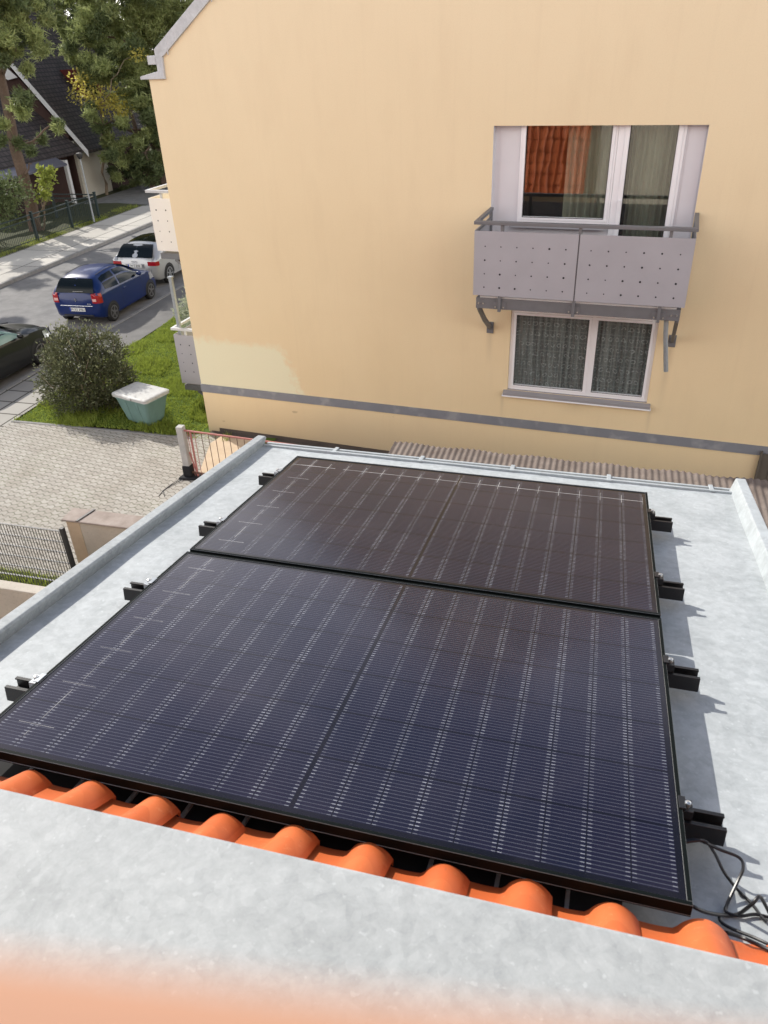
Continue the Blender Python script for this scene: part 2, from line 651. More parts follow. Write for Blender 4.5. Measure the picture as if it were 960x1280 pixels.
M['plaster'] = plaster()
M['lavender'] = simple('lavender_paint', (.67, .66, .695), .7, 0, .3, .05, 2)
M['white_pvc'] = simple('white_pvc', (.86, .86, .89), .35, 0, .5, .03, 3)
M['band'] = None
g = G('grey_band')
p = g.coord('Object')
f = g.noise(p, 3., 4.)
c = g.mix(f, (.20, .21, .235), (.27, .28, .305))
blot = g.step(g.math('FRACT', g.mul(g.xyz(p)[0], 1. / 1.0)), .86, .94)
c = g.mix(g.mul(g.mul(g.step(g.noise(p, 2.6, 3.), .52, .64), .5), 1.), c, (.42, .42, .43))
M['band'] = g.done(g.bsdf(c, .55, .1, .4))
M['grey_metal'] = simple('grey_metal', (.17, .175, .19), .5, .2, .5, .15, 8)
M['balc_panel'] = simple('balcony_panel', (.385, .38, .415), .55, 0, .4, .10, 2.5)
M['balc_white'] = simple('balcony_white', (.80, .78, .74), .6, 0, .4, .05, 3)
M['hole'] = simple('dark_hole', (.02, .02, .025), .8)
M['sill_grey'] = simple('sill_grey', (.30, .29, .30), .5, 0, .4, .1, 4)
M['galv'] = simple('galvanised', (.34, .37, .40), .4, .5, .5, .2, 20)
M['pane'] = glass_mat('window_pane', (.86, .89, .87), .11)
M['pane_low'] = glass_mat('window_pane_low', (.85, .87, .86), .03)
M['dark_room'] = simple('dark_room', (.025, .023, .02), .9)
M['rail_red'] = simple('red_paint', (.42, .17, .155), .55, 0, .4, .35, 9)
M['rail_rust'] = simple('rusty_bar', (.15, .085, .065), .7, 0, .3, .4, 18)
M['concrete'] = None


def concrete(name, a, b2, k=1., bumpv=.25):
    g = G(name)
    p = g.pos()
    f = g.noise(p, 1.6 * k, 6., .65)
    c = g.mix(g.step(f, .3, .7), a, b2)
    c = g.mix(g.mul(g.step(g.noise(p, 30. * k, 3., .6), .55, .75), .35), c, tuple(v * .55 for v in a))
    c = g.mix(g.mul(g.step(g.noise(p, .7 * k, 6., .7), .55, .8), .35), c, tuple(v * .5 for v in a))
    b = g.bump(g.noise(p, 90., 3.), bumpv, .004)
    return g.done(g.bsdf(c, .9, 0., .25, b))


M['concrete'] = concrete('concrete', (.36, .34, .30), (.47, .45, .40))
M['concrete_post'] = concrete('concrete_post', (.40, .40, .39), (.52, .52, .50), 3.)
M['concrete_cap'] = concrete('weathered_coping', (.28, .235, .205), (.40, .35, .315), 3.)
M['pale_wall'] = concrete('pale_garden_wall', (.47, .44, .38), (.57, .53, .46), 1.)
M['sand_wall'] = concrete('sunlit_paving_beige', (.52, .40, .28), (.60, .48, .35), 2.)
M['asphalt'] = concrete('asphalt', (.165, .163, .162), (.255, .25, .245), 1.3, .4)
M['asphalt_old'] = concrete('patched_asphalt', (.14, .138, .135), (.20, .195, .19), 1.)
M['kerb'] = concrete('kerb_granite', (.22, .22, .21), (.32, .31, .30), 4.)
M['brown_ground'] = concrete('brown_yard', (.085, .068, .058), (.12, .10, .085), 2.)
M['soil'] = concrete('garden_soil', (.045, .052, .025), (.075, .08, .035), 1.)


def slabs(name, a, b2, sx, sy, ox=0, oy=0):
    g = G(name)
    x, y, z = g.xyz(g.pos())
    u = g.mul(g.sub(x, ox), 1 / sx); v = g.mul(g.sub(y, oy), 1 / sy)
    fu = g.fract(u); fv = g.fract(v)
    eu = g.mul(g.mn(fu, g.sub(1., fu)), sx); ev = g.mul(g.mn(fv, g.sub(1., fv)), sy)
    e = g.mn(eu, ev)
    wn = g.n('ShaderNodeTexWhiteNoise', noise_dimensions='2D')
    g.put(wn.inputs['Vector'], g.comb(g.math('FLOOR', u), g.math('FLOOR', v)))
    f = g.noise(g.pos(), 2.2, 6., .65)
    c = g.mix(f, a, b2)
    c = g.mix(.25, c, g.mix(wn.outputs['Value'], tuple(q * .7 for q in a), tuple(q * 1.2 for q in b2)))
    c = g.mix(g.step(e, .03, .012), c, (.06, .055, .045))
    return g.done(g.bsdf(c, .88, 0., .25, g.bump(g.noise(g.pos(), 60., 3.), .2, .004)))


M['slab'] = slabs('pavement_slabs', (.43, .41, .375), (.54, .52, .48), 1.85, 2.45, -22.05, 0.)
M['slab_near'] = slabs('near_pavement', (.30, .285, .26), (.40, .385, .35), .62, .62, -11.2, 0.)


def pavers():
    g = G('interlocking_pavers')
    P = g.pos()
    x, y, z = g.xyz(P)
    ca, sa = math.cos(R(-9)), math.sin(R(-9))
    u = g.add(g.mul(x, ca), g.mul(y, sa)); v = g.sub(g.mul(y, ca), g.mul(x, sa))
    pu, pv_ = .165, .118
    # zigzag bed joints
    t = g.fract(g.mul(u, 1 / pu))
    tri = g.abs(g.sub(g.mul(t, 2.), 1.))
    zig = g.mul(g.step(tri, .25, .75), .033)
    vv = g.mul(g.add(v, zig), 1 / pv_)
    row = g.math('FLOOR', vv)
    fv = g.fract(vv)
    # head joints, shifted by half a stone each row and leaning slightly
    uu = g.add(g.mul(u, 1 / pu), g.add(g.mul(g.math('MODULO', row, 2.), .5), g.mul(g.abs(g.sub(fv, .5)), .25)))
    fu = g.fract(uu)
    eu = g.mul(g.mn(fu, g.sub(1., fu)), pu)
    ev = g.mul(g.mn(fv, g.sub(1., fv)), pv_)
    wn = g.n('ShaderNodeTexWhiteNoise', noise_dimensions='2D')
    g.put(wn.inputs['Vector'], g.comb(g.math('FLOOR', uu), row))
    big = g.noise(P, .9, 5., .6)
    c = g.mix(wn.outputs['Value'], (.35, .33, .292), (.425, .405, .365))
    c = g.mix(g.mul(g.step(big, .45, .75), .45), c, (.30, .265, .22))
    c = g.mix(g.mul(g.step(g.noise(P, 14., 5., .7), .6, .8), .4), c, (.24, .21, .17))
    c = g.mix(g.mul(g.step(g.noise(P, .45, 5., .7), .55, .68), .4), c, (.20, .18, .15))
    jw = g.noise(P, 3., 3.)
    j1 = g.step(ev, .011, .005)
    j2 = g.mul(g.step(eu, .008, .003), .75)
    j = g.mx(j1, j2)
    c = g.mix(g.mul(j, g.add(.55, g.mul(jw, .5))), c, g.mix(g.step(g.noise(P, .7, 5., .7), .5, .62), (.075, .066, .05), (.07, .085, .03)))
    b = g.bump(g.sub(g.noise(P, 70., 3.), g.mul(j, .8)), .4, .006)
    return g.done(g.bsdf(c, .9, 0., .25, b))


M['pavers'] = pavers()
M['lawn'] = None
g = G('lawn_base')
p = g.pos()
f = g.noise(p, 4., 5., .7)
M['lawn'] = g.done(g.bsdf(g.mix(f, (.045, .085, .012), (.10, .16, .025)), .9, 0., .2))
M['grass'] = leaf_mat('grass_blades', (.15, .205, .024), (.27, .325, .06), .4, 1.6)
M['bush'] = leaf_mat('olive_leaves', (.035, .043, .019), (.12, .13, .062), .2, 6.)
M['olive_light'] = leaf_mat('olive_tips', (.13, .15, .08), (.26, .28, .16), .25, 6.)
M['silver_leaf'] = leaf_mat('silver_leaves', (.22, .26, .17), (.42, .45, .34), .25, 6.)
M['pine'] = leaf_mat('pine_needles', (.13, .165, .065), (.32, .36, .15), .4, .6)
M['pine_b'] = leaf_mat('pine_needles_light', (.18, .22, .085), (.40, .45, .19), .42, .6)
M['pine_dark'] = leaf_mat('dark_needles', (.06, .085, .035), (.16, .20, .085), .28, .6)
M['yellow_leaf'] = leaf_mat('autumn_leaves', (.34, .30, .05), (.50, .44, .11), .5, 2.)
M['lime_leaf'] = leaf_mat('lime_leaves', (.15, .20, .03), (.30, .34, .08), .4, 2.)
M['bark'] = simple('pine_bark', (.16, .115, .09), .9, 0, .2, .4, 9, bump=.8, bscale=22.)
M['branch'] = simple('bare_branch', (.24, .19, .14), .85, 0, .2, .3, 9)
M['fence_green'] = simple('dark_green_metal', (.014, .028, .029), .4, .1, .5, .15, 6)
M['mesh_wire'] = simple('mesh_wire', (.15, .152, .152), .5, .3, .5, .15, 6)
M['anthracite'] = simple('anthracite_post', (.03, .03, .032), .5, .1)
M['bin_green'] = simple('bin_green', (.165, .27, .255), .5, 0, .4, .18, 5)
M['bin_lid'] = None
g = G('weathered_lid')
p = g.coord('Object')
f = g.noise(p, 9., 6., .7)
c = g.mix(g.step(f, .4, .7), (.49, .495, .485), (.40, .40, .385))
c = g.mix(g.mul(g.step(g.noise(p, 9., 5., .75, 1.), .55, .68), .7), c, (.25, .245, .215))
M['bin_lid'] = g.done(g.bsdf(c, .6))
M['rubber'] = simple('tyre_rubber', (.015, .015, .016), .8)
M['rim'] = simple('alloy_rim', (.42, .43, .45), .3, .7)
M['rim_dark'] = simple('steel_rim', (.16, .16, .17), .4, .5)
M['car_glass'] = simple('car_glass', (.006, .009, .010), .06, 0, .22, .1)
M['green_glass'] = simple('green_tinted_glass', (.20, .31, .25), .06, 0, .8, .15, 2.)
M['plate'] = simple('plate_white', (.72, .73, .72), .5)
M['plate_ink'] = simple('plate_ink', (.02, .02, .025), .6)
M['plate_blue'] = simple('plate_blue', (.02, .06, .40), .5)
M['lamp_red'] = simple('lamp_red', (.36, .012, .018), .15, 0, .6, .15, 20, coat=.6)
M['lamp_pink'] = simple('lamp_clear', (.75, .45, .42), .15, 0, .6)
M['chrome'] = simple('chrome', (.75, .76, .78), .15, 1.)
M['black_trim'] = simple('black_trim', (.02, .02, .022), .5)


def paint(name, c, metal=.0, rough=.35, coat=1.):
    g = G(name)
    p = g.coord('Object')
    col = g.mix(g.noise(p, 2., 3.), tuple(v * .88 for v in c), tuple(min(1, v * 1.08) for v in c))
    return g.done(g.bsdf(col, rough, metal, .4, None, coat, .06))


M['paint_blue'] = paint('blue_paint', (.001, .016, .112), .0, .35, .45)
M['paint_silver'] = paint('silver_paint', (.50, .51, .52), .3, .35)
M['paint_black'] = paint('black_paint', (.003, .0032, .004), .0, .4, .5)
M['roof_dark'] = None
g = G('dark_roof_tiles')
p = g.coord('Object')
x, y, z = g.xyz(p)
br = g.n('ShaderNodeTexBrick')
g.put(br.inputs['Vector'], g.comb(y, g.mul(z, 1.25), 0.))
br.inputs['Scale'].default_value = 1.
br.inputs['Brick Width'].default_value = .30
br.inputs['Row Height'].default_value = .24
br.inputs['Mortar Size'].default_value = .03
br.inputs['Color1'].default_value = (.040, .032, .034, 1)
br.inputs['Color2'].default_value = (.070, .056, .056, 1)
br.inputs['Mortar'].default_value = (.012, .010, .011, 1)
c = g.mix(g.mul(g.step(g.noise(p, 2., 5., .7), .6, .8), .4), br.outputs['Color'], (.15, .13, .13))
b = g.bump(br.outputs['Fac'], -.9, .04)
M['roof_dark'] = g.done(g.bsdf(c, .6, 0., .45, b))
M['roof_blue'] = simple('slate_sheet', (.10, .10, .135), .4, .1, .5, .2, 5)
M['maroon'] = simple('maroon_boards', (.115, .022, .022), .7, 0, .3, .2, 4)
M['brown_wall'] = simple('brown_timber', (.055, .030, .026), .8, 0, .3, .25, 4)
M['cream_wall'] = simple('cream_wall', (.55, .52, .45), .9, 0, .2, .08, 2)
M['white_board'] = simple('white_board', (.62, .63, .64), .6, 0, .3, .12, 3)
M['corrugated'] = None
g = G('weathered_corrugated')
p = g.coord('Object')
f = g.noise(p, 3., 5., .7)
c = g.mix(g.step(f, .3, .7), (.135, .11, .095), (.235, .20, .178))
c = g.mix(g.mul(g.step(g.noise(p, 20., 4., .7), .58, .75), .5), c, (.10, .075, .06))
M['corrugated'] = g.done(g.bsdf(c, .9, 0., .2))
M['timber_grey'] = simple('grey_timber', (.12, .105, .085), .85, 0, .2, .3, 5)
M['peach'] = simple('peach_blur', (.47, .265, .175), .8, 0, .3, .06, 9)
M['house_wall'] = simple('pale_render', (.62, .55, .45), .9, 0, .2, .08, 2)


def curtain_mat(name, dark, light, rings):
    g = G(name)
    p = g.coord('Object')
    x, y, z = g.xyz(p)
    f = g.noise(g.scale(p, (9., 9., .6)), 2., 3.)
    c = g.mix(f, dark, light)
    if rings:
        # rows of looped lace motifs
        row = g.math('FLOOR', g.mul(z, 5.5))
        u = g.sub(g.fract(g.add(g.mul(x, 9.), g.add(g.mul(row, .37), g.mul(g.noise(p, 5., 3.), 1.6)))), .5)
        v = g.sub(g.fract(g.mul(z, 5.5)), .5)
        d = g.math('SQRT', g.add(g.mul(u, u), g.mul(g.mul(v, v), 2.6)))
        ring = g.step(g.abs(g.sub(d, .27)), .085, .04)
        ring = g.mul(ring, g.step(g.noise(p, 13., 2.), .40, .52))
        lace = g.step(g.noise(g.scale(p, (1., 1., 1.4)), 42., 3., .7), .53, .66)
        band = g.step(g.abs(g.sub(g.fract(g.mul(z, 5.5)), .95)), .10, .03)
        fold_shade = g.step(g.noise(g.scale(p, (26., 1., .5)), 1., 3., .6), .40, .62)  # light and dark stripes painted as shading of the folds
        c = g.mix(fold_shade, g.mix(.6, c, (.06, .065, .07)), c)
        c = g.mix(g.mul(lace, .40), c, (.55, .58, .59))
        c = g.mix(g.mul(band, .28), c, (.55, .57, .58))
        c = g.mix(g.mul(ring, .5), c, (.85, .88, .90))
    return g.done(g.bsdf(c, .9, 0., .1))


M['lace'] = curtain_mat('lace_curtain', (.17, .18, .185), (.62, .65, .66), True)
M['drape'] = curtain_mat('olive_drape', (.13, .135, .10), (.50, .49, .40), False)


# =================================================================== SETTING
def sheet(name, pts, z, mat, kind='structure'):
    m = MB()
    m.poly([(x, y, z) for x, y in pts])
    return tag(m.build(name, mat), kind=kind)


def rect(x0, x1, y0, y1): return [(x0, y0), (x1, y0), (x1, y1), (x0, y1)]


sheet('ground', rect(-900, 900, -900, 900), -.05, M['soil'])
sheet('road', rect(-19.3, -12.62, -40, 160), 0., M['asphalt'])
sheet('side_street', rect(-26.3, -19.3, 36.8, 46), .004, M['asphalt'])
o = MB(); o.box(-22.1, -19.42, -40, 36.6, -.04, .125); tag(o.build('pavement', M['slab']), kind='structure')
o = MB(); o.box(-19.42, -19.28, -40, 36.6, -.04, .13); tag(o.build('kerb', M['kerb'], bevel=.015), kind='structure')
o = MB(); o.box(-12.64, -12.50, -40, 80, -.04, .085); tag(o.build('kerb', M['kerb'], bevel=.015), kind='structure')
sheet('near_pavement', rect(-12.50, -11.1, -40, 15.2), .07, M['slab_near'])
sheet('near_pavement', rect(-12.50, -11.1, 15.2, 80), .07, M['asphalt_old'])
sheet('driveway', [(-11.1, -6), (-5.0, -6), (-5.0, 11.4), (-6.35, 12.28), (-6.9, 12.22), (-11.1, 12.0)], .074, M['pavers'])
sheet('yard', [(-5.0, -6), (9, -6), (9, 12.0), (-6.35, 12.9), (-6.35, 12.284), (-5.0, 11.404)], .072, M['brown_ground'])
sheet('sunlit_paving', [(-5.6, 10.2), (-4.4, 9.9), (-4.0, 12.1), (-6.0, 12.35), (-6.1, 11.9)], .079, M['sand_wall'])  # pale beige carries the patch of sun on the paving
o = MB(); o.box(-11.1, -6.6, 12.02, 12.10, -.04, .09)
o.M = Matrix.Identity(4)
tag(o.build('lawn_edging', M['kerb'], bevel=.01), kind='structure')


# undulating lawn
def lawn_z(x, y): return .09 + .05 * math.sin(x * 1.3) * math.sin(y * 1.1 + .6)
o = MB()
o.grid(lambda u, v: (-11.1 + 6.3 * u, 12.10 + 12.4 * v, lawn_z(-11.1 + 6.3 * u, 12.10 + 12.4 * v)), 24, 40)
tag(o.build('lawn', M['lawn'], smooth=True), kind='structure')
o = MB()
o.grid(lambda u, v: (-40 + 17.9 * u, 12 + 25.2 * v, .1 + .05 * math.sin(u * 30) * math.sin(v * 40)), 20, 20)
tag(o.build('front_garden', M['soil'], smooth=True), kind='structure')


def blades(n, x0, x1, y0, y1, h0, h1, zfn, keep=None):
    x = rng.uniform(x0, x1, n); y = rng.uniform(y0, y1, n)
    if keep is not None:
        k = keep(x, y); x = x[k]; y = y[k]; n = len(x)
    z = np.array([zfn(a, b) for a, b in zip(x, y)]) - .01
    a = rng.uniform(0, 2 * np.pi, n)
    h = rng.uniform(h0, h1, n) * (0.65 + .7 * (np.sin(x * 3.1 + y) * np.sin(y * 2.7) > .1))
    w = rng.uniform(.008, .016, n)
    lean = rng.uniform(.2, .9, n) * h
    la = rng.uniform(0, 2 * np.pi, n)
    dx, dy = np.cos(a) * w, np.sin(a) * w
    v = np.empty((n, 3, 3))
    v[:, 0] = np.stack([x - dx, y - dy, z], 1)
    v[:, 1] = np.stack([x + dx, y + dy, z], 1)
    v[:, 2] = np.stack([x + np.cos(la) * lean, y + np.sin(la) * lean, z + h], 1)
    return v.reshape(-1, 3), np.arange(n * 3).reshape(n, 3)


v_, f_ = blades(90000, -11.1, -5.8, 12.05, 20.5, .04, .11, lawn_z, lambda x, y: (x < -6.55) | (y < 12.35))
tag(fast_mesh('grass', v_, f_, M['grass']), kind='stuff')
v_, f_ = blades(9000, -22.95, -22.1, 12., 36.5, .05, .16, lambda a, b: .08)
tag(fast_mesh('verge_grass', v_, f_, M['lime_leaf']), kind='stuff')
v_, f_ = blades(1800, -9.2, -5.4, 6.62, 7.05, .05, .22, lambda a, b: .07)
tag(fast_mesh('weeds', v_, f_, M['grass']), kind='stuff')

# =================================================================== NEIGHBOUR HOUSE
NG = -GZ                                                     # ground in the facade frame
nb = thing('apartment_house', 'apricot plastered gable house with a grey band and a railed balcony above a window', 'house', FAC)
UL, UR = -6.44, 6.2
VX = -6.12                                                   # where the verge begins
SL = .73
APX = -.12
APZ = 1.30 + SL * (APX - VX)
BW = (-.434, 2.643, -2.17, .245)                             # recess of the balcony door
LW = (-.02, 2.385, -4.02, -2.56)                             # lower window
m = MB()


def fq(x0, x1, z0, z1): m.quad((x0, 0, z0), (x1, 0, z0), (x1, 0, z1), (x0, 0, z1))


fq(UL, UR, NG, LW[2])
fq(UL, LW[0], LW[2], LW[3]); fq(LW[1], UR, LW[2], LW[3])
fq(UL, UR, LW[3], BW[2])
fq(UL, BW[0], BW[2], BW[3]); fq(BW[1], UR, BW[2], BW[3])
fq(UL, UR, BW[3], 1.0)
m.poly([(VX, 0, 1.0), (UR, 0, 1.0), (UR, 0, 1.3), (APX, 0, APZ), (VX, 0, 1.3)])
# reveals of the lower window
RD = .10
m.quad((LW[0], 0, LW[2]), (LW[0], 0, LW[3]), (LW[0], RD, LW[3]), (LW[0], RD, LW[2]))
m.quad((LW[1], 0, LW[2]), (LW[1], RD, LW[2]), (LW[1], RD, LW[3]), (LW[1], 0, LW[3]))
m.quad((LW[0], 0, LW[3]), (LW[1], 0, LW[3]), (LW[1], RD, LW[3]), (LW[0], RD, LW[3]))
# side walls
m.quad((UL, 0, NG), (UL, 0, 1.0), (UL, 12, 1.0), (UL, 12, NG))
m.quad((UR, 0, NG), (UR, 12, NG), (UR, 12, 1.3), (UR, 0, 1.3))
m.quad((UL, 12, NG), (UL, 12, 1.0), (UR, 12, 1.0), (UR, 12, NG))
m.poly([(VX, 12, 1.0), (VX, 12, 1.3), (APX, 12, APZ), (UR, 12, 1.3), (UR, 12, 1.0)])
wall = m.build('wall', M['plaster'], nb)
# roof
m = MB()
m.prism([(VX - .02, .02, 1.3 - .0), (APX, .02, APZ), (APX, .02, APZ + .10), (VX - .02, .02, 1.3 + .10)], (0, 12.1, 0))
m.prism([(UR + .3, -.03, 1.3 - .22), (UR + .3, -.03, 1.3 - .06), (APX, -.03, APZ + .16), (APX, -.03, APZ)], (0, 12.1, 0))
nroof = m.build('roof', M['tile'], nb)
# metal verge, kicked eave
m = MB()
m.prism([(VX - .10, -.045, 1.30 - .02), (VX + .06, -.045, 1.30 + .02), (APX, -.045, APZ - .06), (APX, -.045, APZ + .12), (VX - .10, -.045, 1.30 + .12)], (0, .06, 0))
for k in range(6):
    xx = VX + .15 + k * .95
    zz_ = 1.3 + SL * (xx - VX)
    m.prism([(xx, -.05, zz_ - .08), (xx + .018, -.05, zz_ - .07), (xx + .018, -.05, zz_ + .125), (xx, -.05, zz_ + .112)], (0, .02, 0))
m.prism([(VX - .10, -.047, 1.02), (VX + .02, -.047, 1.02), (VX + .04, -.047, 1.33), (VX - .09, -.047, 1.36)], (0, .06, 0))
m.prism([(UL - .14, -.05, .985), (VX + .03, -.05, .985), (VX + .01, -.05, 1.10), (VX - .10, -.05, 1.10), (UL - .14, -.05, 1.03)], (0, .3, 0))
m.box(VX - .26, VX - .10, -.045, .10, 1.20, 1.33)
m.build('verge_flashing', M['flash'], nb, bevel=.006)
# band
m = MB()
m.prism([(UL - .012, -.018, -4.735), (UR, -.018, -4.755), (UR, -.018, -4.585), (UL - .012, -.018, -4.565)], (0, .016, 0))
for k in range(12):
    xx = -5.6 + k * 1.03
    m.box(xx, xx + .012, -.021, -.0175, -4.735 - .001 * k, -4.575 - .001 * k)
m.build('band', M['band'], nb)
m = MB()
m.prism([(-6.16, -.02, NG - .05), (UR, -.02, NG - .05), (UR, -.02, NG + .05), (-6.16, -.02, NG + .16)], (0, .016, 0))
m.build('foot_shade', M['brown_ground'], nb)  # dark strip painted for the shade at the foot of the wall
m = MB()
m.tube([(2.66, -.03, -1.66), (2.66, .02, -1.66)], .03, 10)
m.build('overflow_pipe', M['white_pvc'], nb, smooth=True)

# ---- recess with balcony window and door
RE = .15
rc = MB()
W1 = (-.03, 1.41, -1.16, .36)          # outer frame of the fixed window in the recess wall
D1 = (1.41, 2.36, -2.06, .36)
TOP = .36
rc.quad((BW[0], 0, BW[2]), (BW[0], 0, BW[3]), (BW[0], RE, BW[3]), (BW[0], RE, BW[2]))
rc.quad((BW[1], 0, BW[2]), (BW[1], RE, BW[2]), (BW[1], RE, BW[3]), (BW[1], 0, BW[3]))
rc.quad((BW[0], 0, BW[3]), (BW[1], 0, BW[3]), (BW[1], RE, BW[3]), (BW[0], RE, BW[3]))
rc.quad((BW[0], 0, BW[2]), (BW[0], RE, BW[2]), (BW[1], RE, BW[2]), (BW[1], 0, BW[2]))


def rq(x0, x1, z0, z1): rc.quad((x0, RE, z0), (x1, RE, z0), (x1, RE, z1), (x0, RE, z1))


ZT = BW[3]
rq(BW[0], W1[0], BW[2], ZT); rq(D1[1], BW[1], BW[2], ZT); rq(W1[0], W1[1], BW[2], W1[2])
rq(D1[0], D1[1], BW[2], D1[2])
rc.box(-.36, -.345, RE - .006, RE - .002, BW[2], ZT)
rc.box(2.40, 2.62, RE - .012, RE - .003, BW[2] + .02, ZT - .01)
rc.build('recess', M['lavender'], nb)


def casement(nm, x0, x1, z0, z1, y, fw, sashes, pane, parent, inner=.055):
    """frame with glazed sashes: sashes = list of (x0,x1) of the sash openings"""
    f = MB()
    d0, d1 = y - .035, y + .05
    f.box(x0, x1, d0, d1, z0, z0 + fw); f.box(x0, x1, d0, d1, z1 - fw, z1)
    xs = [x0] + [b for s in sashes for b in s] + [x1]
    for a, b in zip(xs[0::2], xs[1::2]):
        f.box(a, b, d0, d1, z0 + fw, z1 - fw)
    w = f.build(nm, M['white_pvc'], parent, bevel=.006)
    for a, b in sashes:
        s = MB()
        e0, e1 = y - .055, y + .01
        s.box(a, b, e0, e1, z0 + fw, z0 + fw + inner); s.box(a, b, e0, e1, z1 - fw - inner, z1 - fw)
        s.box(a, a + inner, e0, e1, z0 + fw + inner, z1 - fw - inner); s.box(b - inner, b, e0, e1, z0 + fw + inner, z1 - fw - inner)
        s.build('sash', M['white_pvc'], w, bevel=.008)
        g_ = MB()
        g_.box(a + inner - .004, b - inner + .004, y - .024, y - .018, z0 + fw + inner - .004, z1 - fw - inner + .004)
        g_.build('pane', pane, w)
        k = MB()
        k.box(a + inner, b - inner, y - .0585, y - .0555, z0 + fw + inner - .010, z0 + fw + inner)
        k.box(a + inner, a + inner + .008, y - .0585, y - .0555, z0 + fw + inner, z1 - fw - inner)
        k.box(b - inner - .008, b - inner, y - .0585, y - .0555, z0 + fw + inner, z1 - fw - inner)
        k.build('gasket', M['black_trim'], w)
    return w


bwin = casement('window', W1[0], W1[1], W1[2], W1[3], RE, .035, [(W1[0] + .035, W1[1] - .035)], M['pane'], nb, .05)
bdoor = casement('balcony_door', D1[0] + .003, D1[1], D1[2], D1[3], RE, .04, [(D1[0] + .095, D1[1] - .04)], M['pane'], nb, .075)
h = MB(); h.box(1.525, 1.55, RE - .11, RE - .055, -.82, -.80); h.box(1.525, 1.545, RE - .115, RE - .10, -.94, -.80)
h.build('handle', M['white_pvc'], bdoor)
s = MB(); s.prism([(W1[0] - .10, RE + .0, W1[2] - .005), (W1[0] - .10, RE - .13, W1[2] - .03), (W1[0] - .10, RE - .13, W1[2] - .07), (W1[0] - .10, RE, W1[2] - .06)], (W1[1] - W1[0] + .06, 0, 0))
s.build('sill', M['balc_panel'], bwin)
lwin = casement('window', LW[0], LW[1], LW[2], LW[3], .075, .055, [(LW[0] + .055, 1.335), (1.395, LW[1] - .055)], M['pane_low'], nb, .045)
s = MB()
s.prism([(-.085, .05, LW[2] + .01), (-.085, -.085, LW[2] - .035), (-.085, -.085, LW[2] - .085), (-.085, -.07, LW[2] - .085), (-.085, .05, LW[2] - .03)], (2.535, 0, 0))
s.build('sill', M['sill_grey'], lwin, bevel=.004)
s = MB()
s.prism([(-.10, -.087, LW[2] - .082), (-.10, -.001, LW[2] - .082), (-.10, -.001, LW[2] - .105), (-.10, -.089, LW[2] - .105)], (2.565, 0, 0))
s.build('sill_edge', M['white_pvc'], lwin)
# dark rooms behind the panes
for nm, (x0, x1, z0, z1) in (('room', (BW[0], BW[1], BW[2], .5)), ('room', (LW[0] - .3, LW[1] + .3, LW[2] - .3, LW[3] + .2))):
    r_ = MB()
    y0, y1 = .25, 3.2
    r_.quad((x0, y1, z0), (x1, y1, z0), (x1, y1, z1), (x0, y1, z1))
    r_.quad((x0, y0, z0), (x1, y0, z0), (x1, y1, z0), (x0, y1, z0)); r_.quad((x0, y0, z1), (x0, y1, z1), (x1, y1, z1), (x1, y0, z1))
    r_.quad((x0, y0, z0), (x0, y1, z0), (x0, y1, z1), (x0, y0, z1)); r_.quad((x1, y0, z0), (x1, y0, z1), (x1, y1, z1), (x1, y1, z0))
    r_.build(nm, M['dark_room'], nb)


def curtain(name, label, x0, x1, y, z0, z1, mat, folds, amp, cat='curtain', group=None):
    c_ = MB()
    ph = random.uniform(0, 6)
    c_.grid(lambda u, v: (x0 + (x1 - x0) * u, y + amp * math.sin(u * folds * 2 * math.pi + ph + .5 * math.sin(v * 3)) * (.5 + .5 * v) + amp * .4 * math.sin(u * folds * 5 + 1.7), z1 + (z0 - z1) * v), int(folds * 10), 10)
    o_ = c_.build(name, mat, None, smooth=True)
    o_.matrix_world = FAC
    return tag(o_, label, cat, group)


curtain('curtain', 'patterned grey lace curtain behind the wide left pane of the lower window', LW[0] + .05, 1.36, .125, LW[2], LW[3] - .02, M['lace'], 13, .026)
curtain('curtain', 'patterned grey lace curtain behind the narrow right pane of the lower window', 1.37, LW[1] - .05, .125, LW[2], LW[3] - .02, M['lace'], 10, .026)
curtain('curtain', 'olive drape hanging behind the right half of the large upper window pane', .66, 1.36, .34, -2.1, .34, M['drape'], 6, .05)
curtain('curtain', 'olive drape hanging behind the glazed balcony door', 1.62, 2.30, .34, -2.1, .34, M['drape'], 7, .05)

# ---- front balcony (fixed to the house)
OUT = 1.05
bal = MB()
bx0, bx1 = -.40, 2.655
bal.box(bx0, bx1, -OUT + .02, -OUT + .075, -2.255, -2.085)         # fascia beam
bal.box(bx0, bx0 + .06, -OUT + .08, -.002, -2.25, -2.09); bal.box(bx1 - .06, bx1, -OUT + .08, -.002, -2.25, -2.09)
bal.box(bx0 + .06, bx1 - .06, -OUT + .078, -.003, -2.16, -2.10)
for x_ in (bx0 + .03, bx1 - .03):
    bal.bar((x_, -OUT + .10, -2.26), (x_, -.50, -2.60), .055, .075)
    bal.bar((x_, -.50, -2.60), (x_, -.03, -2.89), .055, .075)
    bal.box(x_ - .06, x_ + .06, -.025, -.003, -3.0, -2.8)
